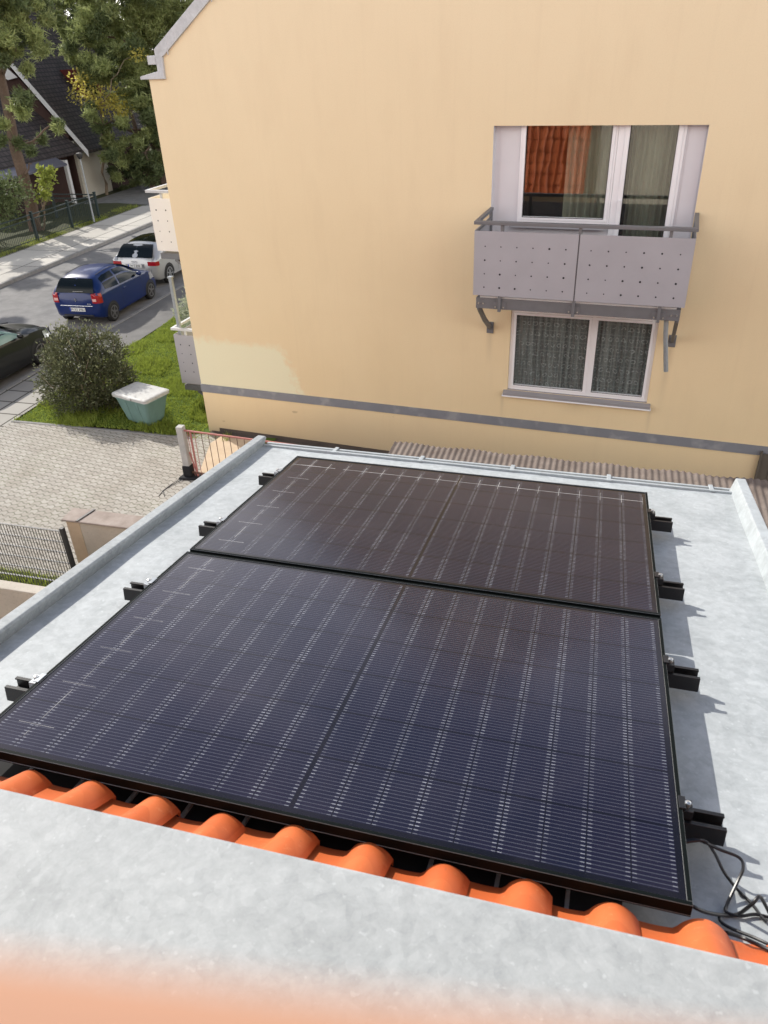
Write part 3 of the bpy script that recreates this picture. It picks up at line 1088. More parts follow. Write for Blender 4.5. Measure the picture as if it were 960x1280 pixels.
# bolts
balc = bal.build('balcony', M['grey_metal'], nb, bevel=.006)
for x_, z_ in [(q, -2.17) for q in (bx0 + .045, bx0 + .12, bx1 - .12, bx1 - .045)] + [(q, -2.215) for q in (-.085, .045, 1.053, 1.183, 2.295, 2.425)]:
    bo = MB()
    bo.cyl((x_, -OUT + .022, z_), (x_, -OUT - .002, z_), .013, 8)
    bo.build('bolt', M['steel'], balc)
for x_ in (-.02, 1.118, 2.36):
    po = MB()
    po.bar((x_, -OUT - .004, -2.28), (x_, -OUT - .004, -.955), .05, .045)
    po.box(x_ - .10, x_ + .10, -OUT + .006, -OUT + .019, -2.25, -2.13)
    po.build('post', M['grey_metal'], balc)
hr = MB()
hr.box(-.445, 2.71, -OUT - .06, -OUT + .02, -.975, -.925)
for x_ in (-.415, 2.68):
    hr.box(x_ - .03, x_ + .03, -OUT + .02, -.002, -.975, -.925)
    hr.bar((x_, -OUT + .02, -1.085), (x_, -.002, -1.085), .035)
    hr.bar((x_, -.06, -.93), (x_, -.06, -2.09), .05)
hr.build('handrail', M['grey_metal'], balc, bevel=.006)


def perforated(name, x0, x1, z0, z1, y, nx, nz, mat, parent, th=.012, mx_=.17, top=.22, dz=.205, side=None):
    p_ = MB()
    p_.mat(0).box(x0, x1, y, y + th, z0, z1)
    p_.mat(1)
    for i in range(nx):
        for j in range(nz):
            cx = x0 + mx_ + (x1 - x0 - 2 * mx_) * i / (nx - 1)
            cz = z1 - top - dz * j
            if cz < z0 + .05:
                continue
            r_ = random.choice((.010, .012, .014, .016))
            p_.poly([(cx + r_ * math.cos(-a * math.pi / 4), y - .0025, cz + r_ * math.sin(-a * math.pi / 4)) for a in range(8)])
    return p_.build(name, [mat, M['hole']], parent)


perforated('panel', -.435, 1.108, -2.03, -1.065, -OUT - .045, 6, 4, M['balc_panel'], balc)
perforated('panel', 1.128, 2.695, -2.03, -1.065, -OUT - .045, 6, 4, M['balc_panel'], balc)
for xa in (-.437, 2.685):
    sp = MB()
    sp.box(xa, xa + .012, -OUT - .03, -.02, -2.03, -1.065)
    sp.build('side_panel', M['balc_panel'], balc)
dp = MB()
dp.tube([(2.475, -.93, -2.26), (2.50, -.93, -2.5), (2.59, -.94, -3.07)], .034, 12)
dp.build('drain_pipe', M['galv'], balc, smooth=True)
wl = MB()
wl.box(bx0 + .06, bx1 - .06, -OUT + .03, -OUT + .06, -2.084, -2.06)
wl.build('floor_edge', M['white_board'], balc)

# ---- two balconies round the corner on the street side
for nm, z1, z0, mat, lab in (('side_balcony', -1.12, -2.14, M['balc_white'], 'white perforated balcony round the corner, upper'),
                             ('side_balcony', -3.93, -5.06, M['balc_panel'], 'grey perforated balcony round the corner, lower')):
    b = MB()
    x0, x1, y0, y1 = -7.62, UL - .004, 1.0, 4.0
    b.box(x0 + .03, x1, y0 + .03, y1, z0 - .17, z0 - .05)
    b.bar((x0 + .35, y0 + .08, z0 - .18), (x1, y0 + .08, z0 - .75), .06)
    bo_ = b.build(nm, M['grey_metal'], nb)
    bo_['label'] = lab
    perforated('panel', x0, x1, z0, z1, y0, 5, 4, mat, bo_, mx_=.14)
    pp = MB()
    pp.box(x0, x0 + .012, y0 + .013, y1, z0, z1); pp.box(x0, x1, y1, y1 + .012, z0, z1)
    pp.build('front_panel', mat, bo_)
    rl = MB()
    zz_ = z1 + .13
    rl.box(x0 - .03, x0 + .03, y0 - .02, y1, zz_ - .025, zz_ + .025)
    rl.box(x0 + .03, x1, y0 - .02, y0 + .04, zz_ - .025, zz_ + .025)
    for q in (x0 + .3, x1 - .2):
        rl.bar((q, y0 + .03, zz_ - .03), (q, y0 + .03, z0), .04)
    rl.build('handrail', M['flash'] if z1 > -2 else M['white_board'], bo_)
    if z1 < -2:
        pt_ = MB()
        pt_.bar((x0 + .12, y0 + .1, z0), (x0 + .12, y0 + .1, -2.72), .07)
        pt_.box(x0 + .07, x0 + .17, y0 + .05, y0 + .15, -2.72, -2.69)
        pt_.build('corner_post', M['galv'], bo_)

# =================================================================== OWN HOUSE WITH THE LOW ZINC ROOF
own = thing('house', 'own house with a low zinc roof, zinc parapets and a row of orange tiles', 'house', ROOF)
H0 = -.11
RX0, RX1, RY1 = -.375, 2.17, 2.69


def roof_surf(u, v):
    x = RX0 + (RX1 - RX0) * u; y = -.35 + (RY1 + .35) * v
    return (x, y, H0 + .0022 * math.sin(x * 5.1 + 1) * math.sin(y * 3.7) + .0012 * math.sin(x * 13 + y * 9))


m = MB(); m.grid(roof_surf, 60, 70)
m.build('zinc_roof', M['zinc'], own, smooth=True)
# dark sheet added for the deep shade below the panels at the near edge
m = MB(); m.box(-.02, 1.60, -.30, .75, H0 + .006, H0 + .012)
m.build('shade_sheet', M['matt_black'], own)
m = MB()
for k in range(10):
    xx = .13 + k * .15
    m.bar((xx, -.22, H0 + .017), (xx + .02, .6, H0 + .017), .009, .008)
m.build('gap_battens', M['zinc_dark'], own)
# left parapet: folded sheet with slightly rounded edges
m = MB()
m.prism([(-.372, -.6, H0 - .02), (-.350, -.6, H0 + .048), (-.357, -.6, H0 + .056), (-.400, -.6, H0 + .058), (-.406, -.6, H0 + .05), (-.406, -.6, H0 - .35), (-.385, -.6, H0 - .35)], (0, .6 + 2.70, 0))
lp = m.build('parapet', M['zinc_shaded'], own, bevel=.003)
m = MB()
m.prism([(2.145, -.6, H0 - .02), (2.168, -.6, H0 + .06), (2.172, -.6, H0 + .066), (2.214, -.6, H0 + .066), (2.218, -.6, H0 + .06), (2.218, -.6, H0 - .35), (2.19, -.6, H0 - .35)], (0, .6 + 2.74, 0))
rp = m.build('parapet', M['zinc_light'], own, bevel=.003)
# gutter lip along the far edge
m = MB()
m.box(RX0 + .01, 2.165, 2.672, 2.692, H0 - .05, H0 + .012)
m.box(RX0 + .01, 2.165, 2.735, 2.755, H0 - .06, H0 + .004)
m.box(RX0 + .01, 2.165, 2.692, 2.735, H0 - .055, H0 - .045)
for k in range(5):
    m.box(.05 + k * .5, .072 + k * .5, 2.668, 2.758, H0 + .0045, H0 + .0125)
m.build('gutter', M['zinc_light'], own, bevel=.003)
# walls of the extension
m = MB()
m.M = ROOF.inverted()
m.box(-.36, 2.18, 0.05, 2.66, 0, GZ - .62)
m.prism([(-.36, .05, GZ - .62), (-.36, 2.66, GZ - .62), (-.36, 2.66, GZ - .56), (-.36, .05, GZ - .16)], (2.54, 0, 0))
m.build('wall', M['house_wall'], own)
# tile course of the main eave, beneath the zinc ledge
PITCH = .1722


def tile_fn(k):
    x0 = .113 + PITCH * k - PITCH * .5
    def prof(u):
        # pan, then roll
        if u < .45:
            return -.003 * math.sin(u / .45 * math.pi)
        t = (u - .45) / .55
        return .037 * max(0., math.sin(max(0., t) ** .93 * math.pi)) ** .8
    def fn(u, v):
        y = -.006 - .40 * v
        z = -.068 + .165 * v + prof(u) + .0045 * u
        return (x0 + .24 * PITCH + u * PITCH * 1.05, y + (.004 if u > .45 else 0), z + .0022 * k % .003)
    return fn


random.seed(3)
m = MB()
for k in range(-4, 22):
    f0 = tile_fn(k)
    dz, dy = random.uniform(-.003, .003), random.uniform(-.009, .009)
    fn = lambda u, v: (lambda p: (p[0], p[1] + dy, p[2] + dz))(f0(u, v))
    m.grid(fn, 22, 6)
    # lower lip of the tile: thickness
    n = 22
    vs = []
    for i in range(n + 1):
        p_ = fn(i / n, 0); vs.append(p_)
    for i in range(n + 1):
        p_ = fn(i / n, 0); vs.append((p_[0], p_[1] - .003, p_[2] - .018))
    m.raw(vs, [(i, n + 1 + i, n + 2 + i, i + 1) for i in range(n)])
tl = m.build('eave_tiles', M['tile'], own, smooth=True)
# zinc ledge just below the viewpoint, its wall and a peach slab for the blurred fingertip (built level)
LZ = .20
m = MB(); m.M = ROOF.inverted() @ T(0, 0, GZ)
m.prism([(-3, -.222, LZ), (-3, -.215, LZ - .008), (-3, -.215, LZ - .045), (-3, -.225, LZ - .045), (-3, -.228, LZ - .016), (-3, -.60, LZ - .012), (-3, -1.25, LZ + .01), (-3, -1.25, LZ + .026), (-3, -.60, LZ + .006)], (9, 0, 0))
m.build('ledge', M['zinc_ledge'], own, bevel=.003)
m = MB(); m.M = ROOF.inverted() @ T(0, 0, GZ)
sz = 1.470 - .035
tq = math.tan(R(8.0))
m.prism([(1.414 - 1.5, -1.45, sz - .028), (1.414 + 1.3, -1.45, sz - .028), (1.414 + 1.3, -.9845 + 1.3 * tq, sz - .028), (1.414 - 1.5, -.9845 - 1.5 * tq, sz - .028)], (0, 0, .028))
m.build('fingertip_slab', M['peach'], own, bevel=.0015)  # slab added right at the lens for the fingertip blur
# dormer front and main tiled roof behind and beside the viewpoint
m = MB(); m.M = ROOF.inverted() @ T(0, 0, GZ)
m.box(-.3, 2.9, -1.45, -1.16, .03, sz - .03)
m.box(-.3, -.15, -1.45, -1.16, sz - .03, 2.9); m.box(2.75, 2.9, -1.45, -1.16, sz - .03, 2.9)
m.box(-.15, 2.75, -1.45, -1.16, 2.6, 2.9)
m.box(-9, 8, -9.5, .04, -GZ, -.62)
m.box(-9, 8, -9.4, -.5, -.62, -.02)
m.build('wall', M['house_wall'], own)
# big tiled slope either side of the dormer
m = MB(); m.M = ROOF.inverted() @ T(0, 0, GZ)
for (xa, xb) in ((-9, -.32), (2.92, 8)):
    nn = int((xb - xa) / .2)
    for j in range(15):
        y0 = -1.26 - j * .30; z0 = .06 + j * .30
        def fn(u, v, y0=y0, z0=z0):
            x = xa + (xb - xa) * u
            c_ = (x / .2) % 1.
            bumpz = .045 * max(0, math.sin(c_ * math.pi * 2)) ** .8
            return (x, y0 - .34 * v - bumpz * .7 * 0 + .0, z0 + .34 * v + bumpz + .03 * (1 - v))
        m.grid(fn, nn * 6, 1)
for (xa, xb) in ((-9, -1.05), (2.6, 8)):
    nn = int((xb - xa) / .2)
    for j in range(9):
        y0 = .62 - j * .065; z0 = -2.75 + j * .30
        def fn(u, v, y0=y0, z0=z0):
            x = xa + (xb - xa) * u
            b_ = .045 * max(0, math.sin((x / .2) % 1. * math.pi * 2)) ** .8
            return (x, y0 - .07 * v + b_ + .03 * (1 - v), z0 + .32 * v)
        m.grid(fn, nn * 6, 1)
m.build('main_roof', M['tile'], own, smooth=True)

# =================================================================== SOLAR PANELS, RAILS, CABLES
FR = .030


def solar_panel(name, label, y0, pvmat):
    t = thing(name, label, 'solar panel', ROOF @ T(0, y0, 0), 'solar panels on the zinc roof')
    f = MB()
    w = .011
    f.box(0, PL, 0, w, -FR, 0); f.box(0, PL, PW - w, PW, -FR, 0)
    f.box(0, w, w, PW - w, -FR, 0); f.box(PL - w, PL, w, PW - w, -FR, 0)
    f.box(.0, PL, -.0015, .0, -FR, -FR + .004)
    fo_ = f.build('frame', [M['black_frame'], M['frame_edge']], t, bevel=.0016)
    fo_.modifiers['bevel'].material = 1
    fo_.modifiers['bevel'].segments = 1
    c_ = MB()
    c_.box(w - .001, PL - w + .001, w - .001, PW - w + .001, -.008, -.0022)
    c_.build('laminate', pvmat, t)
    b_ = MB()
    b_.poly([(w, PW - w, -.009), (PL - w, PW - w, -.009), (PL - w, w, -.009), (w, w, -.009)])
    b_.build('backsheet', M['matt_black'], t)
    return t


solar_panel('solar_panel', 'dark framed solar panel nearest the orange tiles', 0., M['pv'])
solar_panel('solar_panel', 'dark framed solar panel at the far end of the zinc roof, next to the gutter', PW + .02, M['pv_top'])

rail_labels = ['black mounting rail nearest the loose cables', 'second black mounting rail from the orange tiles',
               'third black mounting rail from the orange tiles', 'black mounting rail nearest the gutter']


def make_rail():
    t = thing('mounting_rail', rail_labels[0], 'mounting rail', None, 'black rails under the solar panels')
    a = MB()
    x0, x1 = -.105, 1.822
    # two upright flanges on a web: open channel
    a.box(x0, x1, -.0275, -.0215, -.078, -FR - .001)
    a.box(x0, x1, .0215, .0275, -.078, -FR - .001)
    a.box(x0, x1, -.0215, .0215, -.066, -.060)
    a.box(x0, x1, -.0215, -.016, -FR - .006, -FR - .001); a.box(x0, x1, .016, .0215, -FR - .006, -FR - .001)
    ch_ = a.build('channel', M['black_alu'], t, bevel=.0008)
    for xx in (.15, .55, .95, 1.35, 1.62):
        ft = MB()
        ft.box(xx - .03, xx + .03, -.03, .03, H0 + .001, -.0785)
        ft.build('foot', M['black_trim'], t)
    for sgn, xe in ((-1, 0.), (1, PL)):
        cl = MB()
        cl.box(min(xe, xe + sgn * .024) + .0005 * sgn, max(xe, xe + sgn * .024) + .0005 * sgn, -.02, .02, -FR, -.004)
        cl.box(xe - .008, xe + .008 + 0.0, -.02, .02, .0008, .004)
        c2 = cl.build('clamp', M['black_alu'] if sgn > 0 else M['galv'], t, bevel=.001)
        bl = MB()
        bl.tube([(xe + sgn * .013, 0, -.004), (xe + sgn * .013, 0, .006)], .0075, 10)
        bl.tube([(xe + sgn * .013, 0, .006), (xe + sgn * .013, 0, .0075)], [.006, .003], 10)
        bl.build('bolt', M['steel'], c2, smooth=True)
    return t


rail = make_rail()
for i, y in enumerate((.285, .885, 1.445, 2.06)):
    if i == 0:
        rail.matrix_world = ROOF @ T(0, y, 0)
    else:
        r2 = copy_tree(rail, None, ROOF @ T(0, y, 0))
        r2['label'] = rail_labels[i]


def cable(name, label, px, hs, rad=.0035):
    pts = [on_roof(x, y, h) for (x, y), h in zip(px, hs)]
    # catmull-rom
    out = []
    P = [pts[0]] + pts + [pts[-1]]
    for i in range(1, len(P) - 2):
        for k in range(8):
            t = k / 8
            a, b, c_, d = P[i - 1], P[i], P[i + 1], P[i + 2]
            out.append(.5 * ((2 * b) + (c_ - a) * t + (2 * a - 5 * b + 4 * c_ - d) * t * t + (3 * b - a - 3 * c_ + d) * t ** 3))
    out.append(pts[-1])
    m_ = MB(); m_.tube([tuple(q) for q in out], rad, 8)
    o_ = m_.build(name, M['cable'], None, smooth=True)
    o_.matrix_world = ROOF
    return tag(o_, label, 'cable', 'loose cables beside the panels')


lo = H0 + .006
cable('cable', 'thin black cable looping up from under the panel and back down beside it', [(850, 1052), (872, 1050), (900, 1062), (924, 1072), (929, 1085), (922, 1102), (909, 1130), (908, 1140), (925, 1145), (945, 1143), (965, 1148)],
      [-.05, -.045, -.04, -.05, -.06, -.08, lo, lo, lo, lo, lo])
cable('cable', 'thin black cable running straight down from the near rail to the lower right', [(852, 1054), (868, 1051), (882, 1052), (893, 1066), (905, 1090), (922, 1112), (940, 1130), (952, 1146), (958, 1152)],
      [-.05, -.045, -.04, -.05, -.07, lo, lo, lo, lo])
cable('cable', 'thicker black cable leaving the near corner of the panel and bending up to the right', [(850, 1120), (868, 1134), (885, 1141), (905, 1144), (922, 1143), (940, 1130), (949, 1121), (956, 1130), (966, 1150)],
      [-.06, -.06, -.08, lo, lo, -.06, -.05, -.07, lo], .004)
cable('cable', 'thin black cable crossing the orange tiles at the lower right', [(899, 1147), (902, 1153), (915, 1161), (940, 1171), (962, 1181), (980, 1190)],
      [lo, lo, lo, lo + .01, lo + .02, lo + .02])
cable('cable', 'grey cable lying along the top of the rightmost orange tiles', [(862, 1165), (885, 1164), (908, 1166), (930, 1173), (950, 1182), (975, 1194)],
      [lo, lo, lo + .02, lo + .05, lo + .05, lo + .06], .004)

# =================================================================== STREET FURNITURE AND GARDEN
# grit bin
t = thing('grit_bin', 'faded green plastic grit bin with a dirty white lid on the lawn edge', 'grit bin', T(-8.0, 12.62, .10) @ RZ(R(-16)) @ Matrix.Diagonal((.84, .84, 1.0, 1)))
m = MB()


def bin_ring(z, hx, hy, n=6, r=.08):
    pts = []
    for cx, cy, a0 in ((hx - r, hy - r, 0), (-hx + r, hy - r, 90), (-hx + r, -hy + r, 180), (hx - r, -hy + r, 270)):
        for k in range(n):
            a = R(a0 + 90 * k / (n - 1))
            pts.append((cx + r * math.cos(a), cy + r * math.sin(a), z))
    return pts


def loft(m, rings, cap0=True, cap1=True):
    n = len(rings[0])
    vs = [p for r_ in rings for p in r_]
    fs = []
    for i in range(len(rings) - 1):
        for k in range(n):
            fs.append((i * n + k, i * n + (k + 1) % n, (i + 1) * n + (k + 1) % n, (i + 1) * n + k))
    if cap0: fs.append(tuple(range(n - 1, -1, -1)))
    if cap1: fs.append(tuple((len(rings) - 1) * n + k for k in range(n)))
    m.raw(vs, fs)


loft(m, [bin_ring(0, .40, .26), bin_ring(.03, .41, .27), bin_ring(.30, .49, .33), bin_ring(.57, .56, .39), bin_ring(.60, .585, .41), bin_ring(.64, .585, .41)])
for sx in (-.2, .2):
    m.prism([(sx - .03, -.275, .03), (sx + .03, -.275, .03), (sx + .03, -.40, .56), (sx - .03, -.40, .56)], (0, .02, 0))
m.build('body', M['bin_green'], t, smooth=35)
m = MB()
loft(m, [bin_ring(.63, .62, .445), bin_ring(.69, .625, .45), bin_ring(.703, .61, .435), bin_ring(.71, .56, .39), bin_ring(.712, .50, .33)])
m.build('lid', M['bin_lid'], t, smooth=35)
m = MB(); m.box(-.12, .12, -.475, -.452, .64, .69); m.build('handle', M['bin_lid'], t, bevel=.006)


# foliage of small leaves on a set of blobs
def leaf_cloud(name, blobs, n, size, mat, parent, droop=0., slim=.42, shell=.55, up=.3):
    """blobs: (x,y,z,rx,ry,rz)"""
    B = np.array(blobs, float)
    wgt = (B[:, 3] * B[:, 4] * B[:, 5]) ** .67
    idx = rng.choice(len(B), n, p=wgt / wgt.sum())
    d = rng.normal(size=(n, 3)); d /= np.linalg.norm(d, axis=1, keepdims=True)
    rr = (shell + (1 - shell) * rng.random(n)) * (1 + .22 * np.sin(d[:, 0] * 5 + idx) * np.sin(d[:, 2] * 6 + idx * 2.1))
    c = B[idx, :3] + d * B[idx, 3:6] * rr[:, None]
    dirv = d + rng.normal(scale=.6, size=(n, 3)) + np.array([0, 0, up - droop])
    dirv /= np.linalg.norm(dirv, axis=1, keepdims=True)
    s = rng.normal(size=(n, 3)); s -= (s * dirv).sum(1, keepdims=True) * dirv; s /= np.linalg.norm(s, axis=1, keepdims=True)
    L = size * rng.uniform(.6, 1.35, n)[:, None]
    w = L * slim
    v = np.empty((n, 4, 3))
    v[:, 0] = c
    v[:, 1] = c + dirv * L * .5 + s * w * .5
    v[:, 2] = c + dirv * L
    v[:, 3] = c + dirv * L * .5 - s * w * .5
    return fast_mesh(name, v.reshape(-1, 3), np.arange(n * 4).reshape(n, 4), mat, parent)


def needle_cloud(name, tufts, per, length, width, mat, parent=None):
    """tufts (N,3) centres: each a spray of narrow blades"""
    Tn = np.repeat(tufts, per, axis=0)
    n = len(Tn)
    d = rng.normal(size=(n, 3)); d[:, 2] += .25; d /= np.linalg.norm(d, axis=1, keepdims=True)
    s = rng.normal(size=(n, 3)); s -= (s * d).sum(1, keepdims=True) * d; s /= np.linalg.norm(s, axis=1, keepdims=True)
    L = length * rng.uniform(.6, 1.3, n)[:, None]
    w = width * rng.uniform(.7, 1.3, n)[:, None]
    c = Tn + rng.normal(scale=length * .25, size=(n, 3))
    v = np.empty((n, 3, 3))
    v[:, 0] = c - s * w; v[:, 1] = c + s * w; v[:, 2] = c + d * L
    return fast_mesh(name, v.reshape(-1, 3), np.arange(n * 3).reshape(n, 3), mat, parent)


def limb(m, a, b, r0, r1, wob=.08, n=6):
    a = Vector(a); b = Vector(b)
    L = (b - a).length
    pts = []; rs = []
    for i in range(n + 1):
        t_ = i / n
        p_ = a.lerp(b, t_)
        if 0 < i < n:
            p_ = p_ + Vector((random.uniform(-1, 1), random.uniform(-1, 1), random.uniform(-.5, .8))) * L * wob * .5
        pts.append(tuple(p_)); rs.append(r0 + (r1 - r0) * t_)
    m.tube(pts, rs, 7)
    return pts


# round olive-green bush by the driveway
bpos = Vector((-9.62, 13.15, .0))
t = thing('bush', 'rounded grey-green bush growing on the lawn beside the driveway', 'bush', T(*bpos))
bl = [(0, 0, .85, .95, .85, .80), (-.55, .25, 1.05, .60, .6, .62), (.5, -.1, .8, .62, .6, .62), (-.25, -.4, .6, .75, .5, .55), (.15, .4, 1.25, .6, .6, .5), (-.35, .0, 1.5, .45, .45, .38), (.62, .1, .55, .5, .5, .45), (-.75, -.1, .6, .5, .5, .5), (-.6, .2, 1.66, .22, .22, .26), (.1, .2, 1.74, .2, .2, .22), (.85, -.1, 1.05, .28, .28, .25), (-.95, .1, 1.15, .25, .25, .3), (.5, .3, 1.5, .25, .25, .3), (-.1, -.6, 1.1, .3, .25, .3)]
leaf_cloud('foliage', bl, 26000, .062, M['bush'], t, slim=.42, shell=.62)
m = MB()
for k in range(26):
    a = random.uniform(0, 6.28); b = random.choice(bl)
    e = (b[0] + b[3] * .95 * math.cos(a), b[1] + b[4] * .95 * math.sin(a), b[2] + b[5] * random.uniform(.1, 1.05))
    limb(m, (random.uniform(-.15, .15), random.uniform(-.15, .15), 0), e, .018, .004, .15, 5)
m.build('stem', M['branch'], t, smooth=True)
leaf_cloud('shoots', [(b[0], b[1], b[2] + .12, b[3] * 1.08, b[4] * 1.08, b[5] * 1.05) for b in bl], 1700, .07, M['olive_light'], t, slim=.32, shell=.92, up=.8)

# pale leaved shrub by the house corner
p0 = at_z(222, 412, 0.1)
t = thing('shrub', 'pale silvery shrub between the kerb and the house corner', 'shrub', T(-9.2, 18.1, .1))
bl = [(0, 0, .7, .7, .7, .65), (.6, .3, .9, .6, .6, .6), (-.5, .3, .55, .5, .5, .5), (.3, -.4, .6, .6, .5, .5), (.9, .6, 1.2, .5, .5, .5)]
leaf_cloud('foliage', bl, 5200, .10, M['silver_leaf'], t, slim=.42, shell=.5)
m = MB()
for b in bl:
    limb(m, (0, 0, 0), b[:3], .02, .006, .15, 5)
m.build('stem', M['branch'], t, smooth=True)

# railing with a concrete post beside the yard
t = thing('railing', 'low rusty railing with a faded red top rail and a grey end post', 'railing', T(-5.85, 10.5, .07))
m = MB()
m.box(-.065, .065, -.065, .065, 0, 1.08)
m.build('post', M['concrete_post'], t, bevel=.008)
e1 = Vector((6.6, -.50, .99))
m = MB(); m.bar((.065, -.005, 1.0), e1, .026, .026); m.build('top_rail', M['rail_red'], t)
m = MB(); m.bar((.065, -.005, .12), e1 - Vector((0, 0, .88)), .03, .03); m.build('bottom_rail', M['rail_rust'], t)
for k in range(44):
    f = (k + .45) / 44
    a = Vector((.065, -.005, 1.0)).lerp(e1, f)
    m = MB(); m.tube([(a.x, a.y, .0), (a.x, a.y, a.z - .018)], .0062, 6)
    m.build('upright', M['rail_red'] if k < 2 else M['rail_rust'], t)
m = MB(); m.bar((.19, -.01, .0), (.19, -.01, .985), .028); m.bar((.10, -.01, .55), (.19, -.01, .05), .022)
m.build('end_stanchion', M['rail_red'], t)
m = MB()
m.prism([(-.16, -.16, 0), (.22, -.12, 0), (.24, .14, 0), (-.12, .14, 0)], (0, 0, .05))
m.prism([(-.085, -.085, .05), (.085, -.085, .05), (.085, .085, .05), (-.085, .085, .05)], (0, 0, .22))
m.build('post_base', M['matt_black'], t, bevel=.02)
for k in range(2):
    c_ = MB()
    c_.tube([(-.1 + .05 * k, -.12, .03), (-.2, -.35 - .1 * k, .012), (-.24, -.6, .010), (-.1 - .12 * k, -.8, .010)], .006, 6)
    c_.build('cable_tail', M['cable'], t, smooth=True)

# low wall, mesh fence, coped wall
t = thing('garden_wall', 'pale low concrete wall along the foot of the wire mesh fence', 'wall')
m = MB(); m.box(-13, -3.0, 5.62, 5.79, -.05, 1.0); m.build('body', M['pale_wall'], t, bevel=.012)
sheet('planting_bed', rect(-11, -4.2, 5.8, 7.0), .12, M['soil'])
t = thing('mesh_fence', 'grey wire mesh fence with an anthracite end post at the driveway', 'fence', T(0, 6.70, 0))
XF1 = -5.70
m = MB(); m.box(XF1 - .03, XF1 + .03, -.02, .04, 0, 1.32); m.build('post', M['anthracite'], t, bevel=.004)
m = MB(); m.box(XF1 - 2.55, XF1 - 2.49, .005, .065, 0, 1.32); m.build('post', M['anthracite'], t, bevel=.004)
m = MB()
xa = XF1 - 4.2
nx = int((XF1 - xa - .04) / .05)
for k in range(nx):
    x_ = XF1 - .06 - k * .05
    m.bar((x_, -.006, .10), (x_, -.006, 1.28), .0085)
for k in range(7):
    z_ = .13 + k * .19
    m.bar((xa, -.015, z_), (XF1 - .03, -.015, z_), .011); m.bar((xa, .003, z_), (XF1 - .03, .003, z_), .011)
m.build('mesh_panel', M['mesh_wire'], t)
t = thing('coped_wall', 'short rendered wall with a weathered brown coping next to the mesh fence', 'wall', T(0, 0, .07))
m = MB(); m.box(-6.00, -3.6, 7.17, 7.40, 0, 1.06); m.build('body', M['pale_wall'], t, bevel=.01)
m = MB(); m.box(-6.005, -5.78, 7.164, 7.1695, 0, 1.055); m.build('corner_render', M['sand_wall'], t)
m = MB()
m.prism([(-6.05, 7.12, 1.062), (-6.05, 7.45, 1.062), (-6.05, 7.45, 1.11), (-6.05, 7.12, 1.095)], (2.4, 0, 0))
m.build('coping', M['concrete_cap'], t, bevel=.012)
m = MB(); m.prism([(-5.79, 7.115, 1.098), (-5.755, 7.115, 1.098), (-5.66, 7.455, 1.113), (-5.695, 7.455, 1.113)], (0, 0, .012)); m.build('crack_cover', M['anthracite'], t)

# corrugated carport roof between the houses
t = thing('carport', 'low carport with a weathered brown corrugated roof between the two houses', 'carport', T(0, 0, 2.5))
m = MB()
cp = .076
x0, x1 = -1.03, 3.95
n = int((x1 - x0) / cp * 8)
m.grid(lambda u, v: (x0 + (x1 - x0) * u, 7.95 - .034 * (x1 - x0) * u - 5.6 * v + .02 * math.sin(u * 37) * (1 - v) ** 8,   .009 * math.cos(u * (x1 - x0) / cp * 2 * math.pi) + .04 - .08 * v), n, 8)
m.build('roof_sheet', M['corrugated'], t, smooth=True)
for (x_, y_) in ((-.9, 7.5), (3.2, 7.4), (-.9, 3.2), (3.2, 3.2)):
    m = MB(); m.box(x_ - .05, x_ + .05, y_ - .05, y_ + .05, -2.43, -.03); m.build('post', M['timber_grey'], t)
for y_ in (7.5, 3.2):
    m = MB(); m.box(-1.0, 3.3, y_ - .03, y_ + .03, -.13, -.03); m.build('beam', M['timber_grey'], t)
# timber fence at the right-hand end of the gable wall
t = thing('timber_fence', 'grey timber board fence against the right end of the gable wall', 'fence', FAC @ T(4.34, -.05, NG))
for k in range(16):
    m = MB(); m.box(.0 + k * .145, .138 + k * .145, -.012, .012, .1, 1.0 - .004 * (k % 3)); m.build('board', M['timber_grey'], t)
m = MB(); m.box(-.035, -.003, -.04, .03, 0, 1.04); m.build('post', M['timber_grey'], t)
m = MB(); m.box(0, 2.3, .0125, .04, .3, .38); m.box(0, 2.3, .0125, .04, .75, .83); m.build('battens', M['timber_grey'], t)
# green street fence with twin top rails
t = thing('metal_fence', 'dark green metal fence with twin top rails along the far pavement', 'fence', T(-22.55, 0, .12))
ys = [18.4, 20.95, 23.5, 26.05, 28.62, 31.2, 33.4]
for y_ in ys:
    m = MB(); m.box(-.05, .05, y_ - .05, y_ + .05, -.1, 1.16)
    m.prism([(-.06, y_ - .06, 1.16), (.06, y_ - .06, 1.16), (.06, y_ + .06, 1.16), (-.06, y_ + .06, 1.16)], (0, 0, .04)); m.build('post', M['fence_green'], t)
for a, b in zip(ys[:-1], ys[1:]):
    for z_ in (1.08, .90):
        m = MB(); m.box(-.022, .022, a + .05, b - .05, z_ - .022, z_ + .022); m.build('rail', M['fence_green'], t)
    m = MB()
    for k in range(int((b - a) / .11) - 1):
        yy = a + .12 + k * .11
        m.box(-.007, .007, yy - .007, yy + .007, .08, .88)
    m.box(-.015, .015, a + .05, b - .05, .06, .09)
    m.build('bar_panel', M['fence_green'], t)
t = thing('metal_fence', 'dark green metal fence turning away along the side street', 'fence', T(-22.55, 33.4, .12))
for k in range(3):
    x_ = -2.4 * (k + 1)
    m = MB(); m.box(x_ - .05, x_ + .05, -.05, .05, -.1, 1.2); m.build('post', M['fence_green'], t)
    for z_ in (1.08, .90):
        m = MB(); m.box(x_ + .05, x_ + 2.35, -.022, .022, z_ - .022, z_ + .022); m.build('rail', M['fence_green'], t)
    m = MB()
    for j in range(20):
        xx = x_ + .12 + j * .11
        m.box(xx - .007, xx + .007, -.007, .007, .08, .88)
    m.build('bar_panel', M['fence_green'], t)
